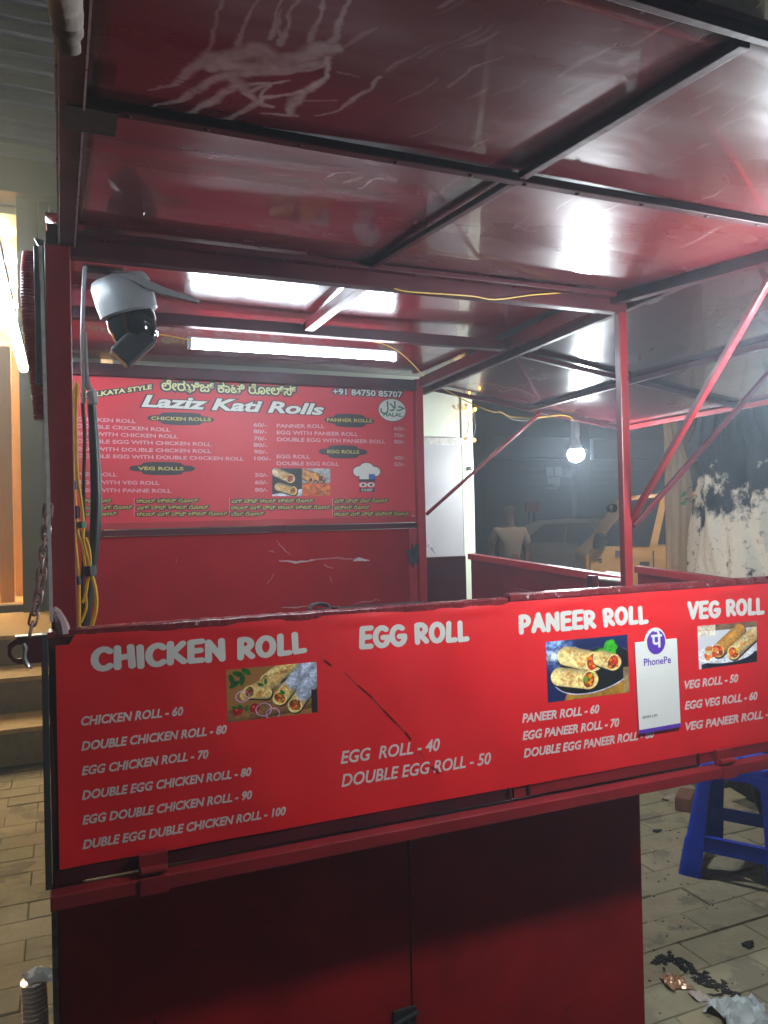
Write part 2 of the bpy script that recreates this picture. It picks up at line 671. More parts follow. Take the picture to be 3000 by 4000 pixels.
b = MB()
b.grid(roof_fn, 24, 24)
m_roof = mat('glossy_roof_enamel', (.22, .011, .016), (.15, .009, .013), rough=.16, r2=.26, scale=5, bump=.0012, bscale=24, stretch=(1, .35, 1), coat=.3)
rf = b.build('roof_sheet', m_roof, ST, smooth=True)
sd = rf.modifiers.new('solid', 'SOLIDIFY')
sd.thickness = .003
sd.offset = 1


# front canopy flap: hinged at the front beam, falling outward
def fz(y):
    return 1.5 + .384 + .0875 * y


FY0, FY1, FX0, FX1 = .515, 1.535, .003, 1.29


def onflap(x, y):
    d = ray(x, y)
    t = (CAMZ - (fz(0) + .027)) / (.0875 * d.y - d.z)
    return CAMP + d * t


def fl(pts, st=1.):
    out = []
    for x, y, w in pts:
        p = onflap(x, y)
        out.append((p.x - ST.location.x, p.y - ST.location.y, w * .00036))
    return (out, st)


def c1(*p):     # points of the first close-up -> photo pixels
    return [(x / 1.106, y / 1.106, w) for x, y, w in p]


strokes = [fl(c1(*p), s) for p, s in (
    (((860, 520, 6), (1000, 510, 12), (1080, 460, 18), (1150, 420, 12), (1290, 400, 10), (1400, 350, 16)), .9),
    (((640, 380, 4), (740, 360, 12), (830, 290, 24), (930, 245, 34), (1010, 260, 40)), .55),
    (((640, 455, 4), (760, 430, 14), (880, 360, 22), (1000, 320, 22), (1120, 310, 20), (1250, 310, 14), (1400, 290, 8)), .75),
    (((650, 495, 4), (820, 480, 12), (900, 440, 22), (1000, 370, 18), (1100, 360, 10), (1240, 350, 5)), .85),
    (((920, 290, 30), (1010, 240, 34), (1090, 220, 38), (1180, 270, 40), (1290, 260, 36), (1380, 220, 42), (1440, 210, 22)), .7),
    (((1000, 280, 44), (1150, 300, 32), (1280, 285, 34), (1410, 270, 22)), .75),
    (((1000, 330, 36), (1070, 400, 22), (1130, 450, 20), (1190, 465, 14)), .8),
    (((1070, 400, 14), (1160, 360, 8), (1130, 440, 10)), .8),
    (((1270, 490, 16), (1270, 450, 18), (1310, 400, 22), (1380, 360, 18), (1430, 330, 10), (1415, 250, 12)), .85),
    (((1140, 495, 8), (1200, 505, 8), (1290, 500, 10)), .7),
    (((1360, 495, 6), (1460, 480, 8), (1530, 430, 12), (1600, 390, 10), (1650, 340, 8)), .6),
    (((1310, 435, 5), (1455, 432, 6)), .6),
    (((1230, 60, 3), (1180, 130, 7), (1200, 190, 10)), .4),
    (((910, 240, 9), (925, 60, 5), (960, 0, 4)), .35),
    (((1030, 220, 10), (1030, 120, 7), (1070, 40, 5), (1100, 0, 4)), .4),
    (((1190, 200, 12), (1260, 90, 6), (1310, 0, 5)), .45),
    (((1150, 180, 9), (1190, 90, 6), (1230, 0, 4)), .45),
    (((1330, 190, 14), (1380, 100, 7), (1420, 0, 5)), .5),
    (((1420, 190, 12), (1470, 100, 7), (1540, 0, 5)), .5),
    (((1480, 315, 5), (1560, 340, 5)), .4),
    (((1430, 760, 9), (1450, 745, 8), (1530, 745, 6)), .6),
    (((1500, 780, 30), (1550, 770, 24)), .45),
    (((1560, 820, 7), (1620, 775, 9), (1655, 780, 9)), .6),
)]
# smears and dust streaks across the flap
rq = random.Random(3)
for k in range(46):
    x0, y0 = rq.uniform(1200, 2900), rq.uniform(0, 1000)
    l = rq.uniform(40, 260)
    sl = rq.uniform(-.62, -.42)
    strokes.append(fl([(x0, y0, rq.uniform(2, 7)), (x0 + l * .5, y0 + l * .5 * sl + rq.uniform(-8, 8), rq.uniform(3, 14)), (x0 + l, y0 + l * sl, 2)], rq.uniform(.08, .3)))
lx, ly = ST.location.x, ST.location.y
grime = stroke_mask('canopy_grime', strokes, FX0 - lx, FX1 - lx, FY0 - ly, FY1 - ly, 1100, 820, soft=.8)
m_flap = mat('canopy_underside', (.13, .013, .017), (.085, .01, .014), rough=.2, r2=.4, scale=4, bump=.003, bscale=7, stretch=(.4, 1, 1), mask=(grime, (0, 1), FX0 - lx, FX1 - lx, FY0 - ly, FY1 - ly), maskc=(.5, .41, .4), maska=1, coat=.4)
FC = bpy.data.objects.new('front_canopy', None)


def flapP(x, y, dz=0):
    return Vector((x, y, fz(y) + dz))


b = MB()
b.grid(lambda u, v: flapP(FX0 + (FX1 - FX0) * u, FY0 + (FY1 - FY0) * v, .027 + .003 * math.sin(u * 7 + 1) * math.cos(v * 5)), 26, 18)
fcan = b.build('front_canopy', m_flap, ST, smooth=True)
sd = fcan.modifiers.new('solid', 'SOLIDIFY')
sd.thickness = .002
sd.offset = 1
for (p, q, w) in (((FX0 + .013, FY0), (FX0 + .013, FY1), .026), ((FX1 - .013, FY0), (FX1 - .013, FY1), .026)):
    MB().bar(flapP(*p, .0125), flapP(*q, .0125), w, .025).build('canopy_frame', ed, fcan, bevel=.0015)
for x, za in ((FX0 - .0012, .012), (FX0 + .027, .0)):
    MB().bar(flapP(x, FY0, za), flapP(x, FY1, za), .0022, .022 if za else .004).build('worn_edge', mat('pale_worn_edge', (.45, .36, .36), (.25, .12, .13), rough=.35, scale=40, wear=(.12, .02, .03), wscale=30, wthr=.6), fcan)
for y in (FY0 + .013, .944, FY1 - .016):
    MB().bar(flapP(FX0 + .028, y, .0192), flapP(FX1 - .028, y, .0192), .016 if y == .944 else (.01 if y < .9 else .022), .0122).build('cross_bar', ed, fcan, bevel=.0015)
for (ya, yb) in ((FY0 + .027, .93), (.958, FY1 - .03)):
    MB().bar(flapP(.615, ya, .02), flapP(.615, yb, .02), .014, .0105).build('cross_bar', ed, fcan, bevel=.0015)
for k in range(11):
    for y in (.944, FY1 - .016):
        x = .08 + k * .11 + .02 * math.sin(k * 5)
        MB().lathe(flapP(x, y, .0132), (0, 0, -1), [(.004, 0), (.0035, .0015), (.001, .0025)], 8).build('rivet', ed, fcan, smooth=True)
MB().bar(flapP(.012, .936, -.002), flapP(.066, .936, -.002), .056, .004).build('gusset_plate', M['iron'], fcan)

# side canopy flap, hinged along the right beam


def sz(x):
    return 2.035 - (x - 1.40) * .145


SX0, SX1, SY0, SY1 = 1.405, 2.47, 1.15, 2.93


def sideP(x, y, dz=0):
    return Vector((x - (2.93 - y) * .055, y, sz(x) + dz))


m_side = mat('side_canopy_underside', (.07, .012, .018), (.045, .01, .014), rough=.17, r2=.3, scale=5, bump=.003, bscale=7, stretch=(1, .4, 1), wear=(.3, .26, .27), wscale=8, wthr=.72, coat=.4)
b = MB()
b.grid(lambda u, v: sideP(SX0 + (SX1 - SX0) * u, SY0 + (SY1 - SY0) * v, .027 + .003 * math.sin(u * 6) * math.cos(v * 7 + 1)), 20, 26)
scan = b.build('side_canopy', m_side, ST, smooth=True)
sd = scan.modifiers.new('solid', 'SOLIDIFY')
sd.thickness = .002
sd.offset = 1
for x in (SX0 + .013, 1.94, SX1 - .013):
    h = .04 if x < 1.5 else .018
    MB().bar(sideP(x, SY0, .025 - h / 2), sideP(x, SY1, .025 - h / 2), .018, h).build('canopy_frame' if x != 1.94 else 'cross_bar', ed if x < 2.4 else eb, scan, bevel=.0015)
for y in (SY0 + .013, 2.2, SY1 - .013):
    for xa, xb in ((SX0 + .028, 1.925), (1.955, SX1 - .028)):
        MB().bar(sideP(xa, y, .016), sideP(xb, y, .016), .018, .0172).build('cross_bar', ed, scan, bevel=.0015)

# struts holding the flaps
P = lambda x, y, z: Vector((x, y, z))
MB().bar(P(1.398, 2.885, 1.512), onY(2111, 1612, 2.9), .013, .013).build('strut', en, ST, bevel=.002)
j = P(1.325, YF + .018, 1.475)
MB().bar(j, P(1.278, 1.06, fz(1.06)), .014, .014).build('strut', en, ST, bevel=.002)
MB().bar(j + P(.012, .0, -.01), P(1.9, 1.55, sz(1.975)), .013, .013).build('strut', ed, ST, bevel=.002)
b = MB()
b.lathe(onY(2400, 1985, 1.585) + P(0, 0, 0), (0, 1, 0), [(.004, 0), (.011, .002), (.012, .01), (.009, .022), (.004, .024)], 12)
b.build('pivot_knob', M['iron'], ST, smooth=True)

# back wall: menu panel and lower panel
wl = [
    ([(1382, 2190, 4), (1400, 2182, 9), (1440, 2186, 3)], 1.5),
    ([(1090, 2195, 2), (1150, 2200, 5), (1225, 2190, 3)], .9), ([(1230, 2186, 2), (1400, 2180, 3)], .5),
    ([(1080, 2110, 2), (1095, 2135, 3), (1130, 2165, 2)], .6), ([(1265, 2205, 2), (1300, 2222, 2)], .6),
    ([(1045, 2285, 2), (1062, 2260, 2), (1066, 2245, 2)], .5), ([(1286, 2250, 2), (1290, 2275, 2)], .5),
    ([(1100, 2374, 2), (1160, 2372, 3), (1200, 2368, 2)], .7), ([(1390, 2352, 3), (1480, 2346, 3)], .5),
    ([(690, 2200, 1.5), (692, 2180, 1.5)], .5), ([(1050, 2155, 2), (1066, 2160, 4)], .4)]


def wallstroke(pts, st):
    o = []
    for x, y, w in pts:
        p = onY(x, y, YB)
        o.append((p.x - lx, p.z, w * .0009))
    return o, st


chips = stroke_mask('wall_chips', [wallstroke(*w) for w in wl], -.72, .72, 1.0, 1.5, 1100, 400, seed=9, soft=.5)
m_lower = mat('lower_wall_enamel', (.3, .006, .01), (.2, .004, .008), spec=.15, rough=.55, r2=.7, scale=3.5, bump=.0008, bscale=24, wear=(.14, .05, .05), wscale=22, wthr=.77, mask=(chips, (0, 2), -.72, .72, 1.0, 1.5), maskc=(.4, .36, .36))
MB().box((.022, YB, .82), (XR - .014, YB + .006, 1.455)).build('back_panel', m_lower, ST)
MB().box((.022, YB - .012, 1.457), (XR - .014, YB + .004, 1.478)).build('panel_rail', ed, ST, bevel=.001)
MB().box((.022, YB - .012, 1.481), (XR - .014, YB + .004, 1.505)).build('panel_rail', M['wallred'], ST, bevel=.001)
MB().box((XR - .052, YB - .012, .82), (XR - .016, YB - .001, 1.456)).build('panel_stile', M['wallred'], ST, bevel=.001)
MB().box((.9, YB - .13, 1.13), (XR - .014, YB - .014, 1.157)).build('griddle_back', M['iron'], ST, bevel=.003)
b = MB()
for (cx, cz, r) in ((XR - .035, 1.345, .05), (XR - .02, 1.36, .035)):
    pts = [P(cx + r * (.8 + .3 * math.sin(k * 2.3)) * math.cos(k * math.tau / 14) * .7, YB - .0135, cz + r * (.8 + .25 * math.cos(k * 3.1)) * math.sin(k * math.tau / 14)) for k in range(14)]
    b.prism(pts, (0, -.004 - .003 * (r < .04), 0))
b.build('burnt_patch', M['iron'], ST)

# ---- menu panel with its print
MY = YB - .006
MP = MB()
tl, tr = onY(300, 1460, MY), onY(1611, 1522, MY)
x0, x1, z0, z1 = .03, tr.x, onY(1400, 2026, MY).z, onY(900, 1492, MY).z
c = .03
pts = [P(x0 + c, MY, z0)] + [P(x1 - c + c * math.sin(a), MY, z0 + c - c * math.cos(a)) for a in (0, .5, 1.05, 1.57)] + [P(x1, MY, z1), P(x0, MY, z1), P(x0, MY, z0 + c)]
MB().box((.022, YB - .001, 1.508), (XR - .014, YB + .006, 2.018)).build('back_panel', M['wallred'], ST)
MENU = MP.prism(pts, (0, .004, 0)).build('menu_sign', M['menuvinyl'], ST)
NB = Vector((0, -1, 0))


def mt(t, a, bb_, cap, m='menuwhite', **k):
    p, q = onY(a[0], a[1], MY), onY(bb_[0], bb_[1], MY)
    p.y = q.y = MY
    return place_text(MENU, t, p, q, cap * p_scale(a, MY), M[m], NB, lift=.0006, **k)


def p_scale(a, Y):
    return Y / ray(*a).y / FPX


BV = .022
for t, a, e in (('CHICKEN ROLL', (300, 1643), (531, 1653)), ('DOUBLE CKICKEN ROLL', (300, 1670), (665, 1686)), ('EGG WITH CHICKEN ROLL', (300, 1700), (695, 1712)),
                ('DOUBLE EGG WITH CHICKEN ROLL', (302, 1729), (825, 1742)), ('EGG WITH DOUBLE CHICKEN ROLL', (302, 1760), (825, 1769)), ('DOUBLE EGG WITH DOUBLE CHICKEN ROLL', (302, 1787), (952, 1799)),
                ('60/-', (990, 1666), (1042, 1668)), ('80/-', (990, 1692), (1042, 1694)), ('70/-', (991, 1719), (1042, 1721)), ('80/-', (991, 1745), (1043, 1747)), ('90/-', (992, 1771), (1044, 1773)), ('100/-', (993, 1797), (1058, 1799)),
                ('VEG ROLL', (309, 1859), (457, 1861)), ('EGG WITH VEG ROLL', (309, 1891), (623, 1893)), ('VEG WITH PANNE ROLL', (309, 1922), (669, 1924)),
                ('50/-', (996, 1862), (1046, 1863)), ('60/-', (996, 1891), (1046, 1892)), ('80/-', (996, 1920), (1046, 1921)),
                ('PANNER ROLL', (1081, 1670), (1268, 1672)), ('EGG WITH PANEER ROLL', (1081, 1696), (1398, 1703)), ('DOUBLE EGG WITH PANEER ROLL', (1082, 1723), (1505, 1732)),
                ('60/-', (1539, 1681), (1582, 1682)), ('70/-', (1539, 1707), (1582, 1708)), ('80/-', (1539, 1732), (1582, 1733)),
                ('EGG ROLL', (1081, 1790), (1211, 1791)), ('DOUBLE EGG ROLL', (1081, 1817), (1324, 1819)), ('40/-', (1539, 1795), (1582, 1796)), ('50/-', (1539, 1820), (1582, 1821))):
    mt(t, a, e, 14, bevel=BV)
mt('KOLKATA STYLE', (322, 1556), (593, 1519), 17, 'paleyellow', bevel=.03, outline=M['blackprint'], ob=.2)
mt('ಲೇಝಿಜ್ ಕಾಟಿ ರೋಲ್ಸ್', (631, 1523), (1157, 1545), 34, 'paleyellow', bevel=.02, outline=M['blackprint'], ob=.16)
mt('Laziz Kati Rolls', (552, 1587), (1266, 1620), 44, 'offwhite', bevel=.035, shear=.26, outline=M['blackprint'], ob=.09)
mt('+91 84750 85707', (1300, 1540), (1572, 1552), 22, 'offwhite', bevel=.026, outline=M['blackprint'], ob=.15)
for row, y in enumerate((1964, 1990, 2015)):
    for t, xa, xb in ((('ಚಿಕನ್ ರೋಲ್', 321, 435), ('ಡಬಲ್ ಚಿಕನ್ ರೋಲ್', 533, 774), ('ಎಗ್ ವಿಥ್ ಡಬಲ್ ಚಿಕನ್ ರೋಲ್', 903, 1224), ('ಎಗ್ ವಿಥ್ ವೆಜ್ ರೋಲ್', 1304, 1515)),
                      (('ಡಬಲ್ ಎಗ್ ರೋಲ್', 312, 518), ('ಎಗ್ ವಿಥ್ ಚಿಕನ್ ರೋಲ್', 534, 814), ('ಡಬಲ್ ಎಗ್ ವಿಥ್ ಡಬಲ್ ಚಿಕನ್ ರೋಲ್', 903, 1291), ('ಪನೀರ್ ರೋಲ್', 1304, 1444)),
                      (('ಎಗ್ ರೋಲ್', 321, 457), ('ಡಬಲ್ ಎಗ್ ವಿಥ್ ಚಿಕನ್ ರೋಲ್', 534, 889), ('ವೆಜ್ ರೋಲ್', 903, 1031), ('ಡಬಲ್ ಎಗ್ ವಿಥ್ ಪನೀರ್ ರೋಲ್', 1304, 1598)))[row]:
        mt(t, (xa, y), (xb, y - 2), 13, 'yellowprint', bevel=.014, outline=M['blackprint'], ob=.2)
for x in (524, 896, 1299):
    p, q = onY(x, 1946, MY), onY(x, 2015, MY)
    MB().bar(p + P(0, -.0008, 0), q + P(0, -.0008, 0), .0016, .0005, up=(0, 1, 0)).build('divider_line', M['menuwhite'], MENU)


def badge(cx, cy, w, h, t, a, e):
    ce = onY(cx, cy, MY)
    s = p_scale((cx, cy), MY)
    pts = []
    for k in range(48):
        an = k * math.tau / 48
        x, z = math.cos(an), math.sin(an)
        rr = 1 - .12 * max(0, math.cos(4 * (an - math.pi / 4))) ** 3
        xx = w / 2 * s * rr * (abs(x) ** .8) * (1 if x > 0 else -1)
        zz = h / 2 * s * rr * z * (.8 + .2 * math.cos(an) ** 0 * (abs(z) > .8))
        pts.append(ce + P(xx, -.0004, zz))
    MB().prism(pts, (0, -.0003, 0)).build('title_badge', M['blackprint'], MENU)
    p, q = onY(a[0], a[1], MY), onY(e[0], e[1], MY)
    place_text(MENU, t, p, q, 12.5 * s, M['yellowprint'], NB, lift=.0012, bevel=.025)


badge(708, 1636, 256, 50, 'CHICKEN ROLLS', (590, 1640), (824, 1645))
badge(635, 1830, 250, 52, 'VEG ROLLS', (539, 1836), (717, 1837))
badge(1366, 1643, 208, 52, 'PANNER ROLLS', (1277, 1646), (1452, 1650))
badge(1341, 1765, 202, 52, 'EGG ROLLS', (1278, 1770), (1403, 1772))


def disc(parent, ce, rx, rz, m, lift, name, nrm=NB, n=32, e1=Vector((1, 0, 0)), e2=Vector((0, 0, 1))):
    pts = [ce + e1 * rx * math.cos(k * math.tau / n) + e2 * rz * math.sin(k * math.tau / n) + nrm * lift for k in range(n)]
    return MB().prism(pts, nrm * .0003).build(name, m, parent)


m_green = mat('green_print', (.01, .1, .04), rough=.5)
s = p_scale((1532, 1602), MY)
ce = onY(1532, 1602, MY)
disc(MENU, ce, 60 * s, 46 * s, m_green, .0004, 'round_badge')
disc(MENU, ce, 57 * s, 43 * s, M['offwhite'], .0009, 'round_badge')
place_text(MENU, 'HALAL', onY(1497, 1626, MY), onY(1571, 1628, MY), 14 * s, m_green, NB, lift=.0014, bevel=.03)
place_text(MENU, '\uFEDD\uFEFC\uFEA3', onY(1485, 1604, MY), onY(1580, 1606, MY), 36 * s, m_green, NB, lift=.0014, bevel=.012)

# ---- printed food pictures


class Paint:
    def __init__(s, w, h, bgc, seed=1):
        s.w, s.h = w, h
        s.a = np.ones((h, w, 3)) * np.array(bgc)
        s.Y, s.X = np.mgrid[0:h, 0:w].astype(float)
        s.seed = seed
        s.n = vnoise(h, w, h / 8, seed, 5)
        s.f = vnoise(h, w, h / 30, seed + 5, 3)

    def put(s, mask, c, var=.25, fine=.25):
        m = np.clip(mask, 0, 1)[..., None]
        sh = (1 + var * (s.n - .5) * 2 + fine * (s.f - .5) * 2)[..., None]
        s.a = s.a * (1 - m) + np.array(c) * sh * m

    def ell(s, cx, cy, rx, ry, c, ang=0, soft=2., **k):
        ca, sa = math.cos(math.radians(ang)), math.sin(math.radians(ang))
        x, y = s.X - cx, s.Y - cy
        u, v = (x * ca + y * sa) / rx, (-x * sa + y * ca) / ry
        d = (1 - np.hypot(u, v)) * min(rx, ry)
        s.put(np.clip(d / soft + .5, 0, 1), c, **k)

    def cap(s, x0, y0, x1, y1, r0, r1, c, edge=None, **k):
        dx, dy = x1 - x0, y1 - y0
        t = np.clip(((s.X - x0) * dx + (s.Y - y0) * dy) / (dx * dx + dy * dy), 0, 1)
        r = r0 + (r1 - r0) * t
        d = np.hypot(s.X - x0 - t * dx, s.Y - y0 - t * dy)
        side = ((s.X - x0) * dy - (s.Y - y0) * dx) / math.hypot(dx, dy) / r
        m = np.clip((r - d) / 2 + .5, 0, 1)
        s.put(m, c, **k)
        sh = np.clip(1 - .3 * np.clip(side, -1, 1) ** 2 + .12 * side, .5, 1.2)[..., None]
        s.a = s.a * (1 - m[..., None]) + s.a * sh * m[..., None]

    def scatter(s, n, box, cols, r, seed=2):
        rr = random.Random(seed)
        for _ in range(n):
            s.ell(rr.uniform(box[0], box[2]), rr.uniform(box[1], box[3]), rr.uniform(r * .5, r), rr.uniform(r * .4, r * .8), rr.choice(cols), rr.uniform(0, 180), 1.5)

    def image(s, name):
        return to_image(name, s.a)


def roll(pt, x0, y0, x1, y1, r, c=(.98, .86, .56), fill=((.75, .3, .08), (.6, .12, .05), (.9, .6, .1), (.3, .5, .1)), seed=1, foil=None):
    pt.cap(x0 + 3, y0 + 5, x1 + 3, y1 + 5, r, r, (.12, .07, .04), var=.1)
    pt.cap(x0, y0, x1, y1, r, r * .95, c, var=.18)
    rr = random.Random(seed)
    for _ in range(16):
        t = rr.uniform(.15, .9)
        pt.ell(x0 + (x1 - x0) * t + rr.uniform(-r, r) * .6, y0 + (y1 - y0) * t + rr.uniform(-r, r) * .6, rr.uniform(2, r * .35), rr.uniform(1.5, r * .2), (.8, .56, .26), rr.uniform(0, 180), 6)
    if foil:
        mx, my = x0 + (x1 - x0) * foil, y0 + (y1 - y0) * foil
        pt.cap(mx, my, x1 + (x1 - x0) * .3, y1 + (y1 - y0) * .3, r * 1.08, r * 1.1, (.72, .76, .85), var=.4, fine=.3)
    an = math.degrees(math.atan2(y1 - y0, x1 - x0))
    pt.ell(x0, y0, r * .75, r * .98, (.93, .8, .52), an)
    pt.ell(x0 - 1, y0, r * .58, r * .8, (.5, .2, .07), an)
    pt.scatter(16, (x0 - r * .5, y0 - r * .6, x0 + r * .5, y0 + r * .6), fill, r * .26, seed)


def pic_chicken():
    p = Paint(356, 205, (.62, .42, .2), 4)
    p.cap(0, 190, 356, 150, 30, 30, (.55, .38, .2))
    for (x, y, a) in ((20, 40, 70), (45, 20, 20), (60, 45, 100), (30, 60, 150), (75, 12, 40)):
        p.ell(x, y, 22, 10, (.08, .34, .06), a)
    p.cap(190, 60, 330, -40, 30, 30, (.75, .78, .85), var=.4)
    roll(p, 160, 60, 260, -10, 34, seed=3)
    roll(p, 205, 130, 300, 30, 30, seed=4, foil=.6)
    roll(p, 265, 165, 345, 60, 31, seed=5, foil=.45)
    p.cap(75, 105, 180, 60, 26, 30, (.9, .74, .45), var=.2)
    roll(p, 88, 95, 150, 105, 26, seed=6)
    for (x, y) in ((40, 165), (105, 160)):
        p.ell(x, y, 19, 18, (.62, .06, .04))
        p.ell(x - 4, y - 5, 5, 4, (.9, .4, .35), 0, 4)
    for (x, y, a) in ((28, 150, 10), (50, 148, 40), (75, 158, 100), (130, 70, 20), (215, 108, 40), (150, 60, 90)):
        p.ell(x, y, 12, 6, (.1, .42, .08), a)
    for (cx, cy, r) in ((60, 110, 26), (140, 170, 30), (175, 190, 26)):
        d = np.abs(np.hypot(p.X - cx, (p.Y - cy) * 1.2) - r)
        p.put(np.clip((3.2 - d) / 1.6, 0, 1), (.8, .6, .75))
    p.put(((p.X > 330) & (p.Y > 110)) * 1., (.15, .08, .05))
    return p.image('chicken_roll_picture')


def pic_paneer():
    p = Paint(330, 236, (.05, .1, .3), 8)
    p.put(np.clip(1 - np.hypot(p.X - 40, p.Y - 40) / 90, 0, 1) * 1.6, (.4, .5, .72), var=.8, fine=.8)
    p.ell(250, 215, 190, 90, (.62, .45, .12), -12)
    p.ell(190, 130, 170, 88, (.72, .72, .8), -10)
    p.ell(190, 128, 167, 85, (.02, .02, .04), -10)
    p.ell(210, 60, 90, 20, (.03, .05, .12), -5)
    for k in range(9):
        p.ell(155 + k * 14, 62 + 8 * math.sin(k), 14, 10, (.16, .6, .08), k * 40)
    for k in range(6):
        p.ell(255 + 14 * math.cos(k), 45 + 18 * math.sin(k), 17, 14, (.2, .66, .1), k * 30)
    p.cap(20, 60, 110, 50, 22, 22, (.62, .68, .8), var=.7, fine=.6)
    roll(p, 185, 95, 80, 62, 40, seed=11, fill=((.95, .5, .03), (.95, .38, .03), (.8, .12, .05), (1, .62, .05)))
    roll(p, 265, 105, 215, 85, 34, seed=12, fill=((.95, .5, .03), (.95, .38, .03), (.8, .12, .05)))
    roll(p, 165, 165, 50, 140, 38, seed=13, fill=((.95, .5, .03), (.8, .2, .05), (.4, .6, .1), (1, .6, .05)))
    p.put(((p.X > 305) & (p.Y > 130)) * .8, (.6, .5, .35))
    return p.image('paneer_roll_picture')


def pic_veg():
    p = Paint(240, 160, (.8, .8, .82), 12)
    p.put((p.Y < 22) * 1., (.45, .36, .28))
    p.put(((p.X < 70) & (p.Y < 40)) * .8, (.86, .82, .72))
    p.put(((p.Y > 130 + .12 * (120 - p.X)) & (p.X > 10)) * 1., (.05, .06, .13))
    p.ell(110, 110, 120, 38, (.9, .9, .92))
    roll(p, 80, 98, 165, 30, 27, c=(.8, .56, .22), seed=21, fill=((.85, .3, .12), (.9, .5, .2), (.7, .15, .08)))
    roll(p, 142, 112, 225, 50, 28, c=(.86, .76, .55), seed=22, fill=((.95, .75, .1), (.9, .4, .15), (.85, .3, .1)))
    p.scatter(20, (30, 75, 75, 125), ((.85, .3, .12), (.9, .5, .2), (.9, .8, .5)), 11, 5)
    return p.image('veg_roll_picture')


def pic_quad():
    p = Paint(228, 109, (.4, .36, .34), 15)
    p.put((p.X < 116) * 1., (.12, .12, .14))
    roll(p, 70, 40, 15, 15, 18, c=(.8, .72, .6), seed=31, fill=((.5, .2, .15), (.7, .4, .3)))
    p.cap(-10, 120, 110, 95, 16, 14, (.8, .82, .85))
    roll(p, 80, 88, 25, 72, 17, c=(.78, .68, .5), seed=32)
    p.put(((p.X >= 116) & (p.Y < 57)) * 1., (.6, .62, .62))
    roll(p, 190, 40, 130, 15, 15, c=(.75, .5, .3), seed=33, fill=((.4, .1, .06), (.3, .08, .05)))
    roll(p, 150, 46, 124, 30, 12, c=(.75, .5, .3), seed=34, fill=((.4, .1, .06), (.3, .08, .05)))
    p.put(((p.X >= 116) & (p.Y >= 57)) * 1., (.75, .3, .08))
    for k in range(6):
        m0 = p.a.copy()
        p.cap(125 + k * 14, 72 + k * 6 % 20, 190 + k * 6, 66 + (k * 17) % 36, 11, 12, (.8, .36 + .03 * (k % 3), .12), var=.4)
    p.put(((np.abs(p.X - 116) < 1.5) | ((p.X > 116) & (np.abs(p.Y - 57) < 1.2))) * 1., (.5, .45, .42))
    return p.image('menu_picture')


def picture(parent, img, corners, name='food_picture', nrm=NB, lift=.0006, snap=None):
    me = bpy.data.meshes.new(name)
    o0 = parent_loc(parent)
    A, B_, C_, D_ = [Vector(c) for c in corners]
    nu, nv = (24, 16) if snap else (1, 1)
    vs = []
    for j_ in range(nv + 1):
        for i in range(nu + 1):
            u, v = i / nu, j_ / nv
            q = A.lerp(B_, u).lerp(D_.lerp(C_, u), v) + Vector(nrm) * lift
            if snap:
                q.y -= snap(q.x, q.z)
            vs.append(q - o0)
    me.from_pydata(vs, [], [(j_ * (nu + 1) + i, j_ * (nu + 1) + i + 1, (j_ + 1) * (nu + 1) + i + 1, (j_ + 1) * (nu + 1) + i) for j_ in range(nv) for i in range(nu)])
    uv = me.uv_layers.new(name='UVMap')
    for p_ in me.polygons:
        for li, vi in zip(p_.loop_indices, p_.vertices):
            uv.data[li].uv = ((vi % (nu + 1)) / nu, (vi // (nu + 1)) / nv)
    m = bpy.data.materials.new(img.name)
    m.use_nodes = True
    nt = m.node_tree
    t = nt.nodes.new('ShaderNodeTexImage')
    t.image = img
    u = nt.nodes.new('ShaderNodeUVMap')
    nt.links.new(u.outputs[0], t.inputs[0])
    gm = nt.nodes.new('ShaderNodeMix')
    gm.data_type = 'RGBA'
    gm.blend_type = 'MULTIPLY'
    gm.inputs[0].default_value = 1
    gm.inputs[7].default_value = (1, 1, 1, 1)
    nt.links.new(t.outputs[0], gm.inputs[6])
    nt.links.new(gm.outputs[2], nt.nodes['Principled BSDF'].inputs['Base Color'])
    nt.nodes['Principled BSDF'].inputs['Roughness'].default_value = .5
    me.materials.append(m)
    o = bpy.data.objects.new(name, me)
    COL.objects.link(o)
    o.parent = parent
    o.location = o0 - parent_loc(parent)
    return o


picture(MENU, pic_quad(), [onY(x, y, MY) for x, y in ((1063, 1938), (1290, 1937), (1290, 1830), (1063, 1829))])
# printed cook's hat emblem
s = p_scale((1432, 1850), MY)
ce = onY(1432, 1850, MY)
m_blue = mat('blue_print', (.03, .1, .35), rough=.5)
for k, (dx, dz, rx, rz) in enumerate(((-30, 8, 26, 20), (0, 20, 30, 22), (32, 8, 25, 19), (0, 2, 34, 20))):
    disc(MENU, ce + P(dx * s, 0, dz * s), (rx + 3) * s, (rz + 3) * s, M['blackprint'], .0004 + k * .00004, 'emblem')
for k, (dx, dz, rx, rz) in enumerate(((-30, 8, 26, 20), (0, 20, 30, 22), (32, 8, 25, 19), (0, 2, 34, 20))):
    disc(MENU, ce + P(dx * s, 0, dz * s), rx * s, rz * s, M['offwhite'], .001 + k * .00004, 'emblem')


def mrect(a, bb_, m, lift, name='emblem'):
    p, q = ce + P(a[0] * s, 0, a[1] * s), ce + P(bb_[0] * s, 0, bb_[1] * s)
    MB().box((p.x, MY - lift - .0003, p.z), (q.x, MY - lift, q.z)).build(name, m, MENU)


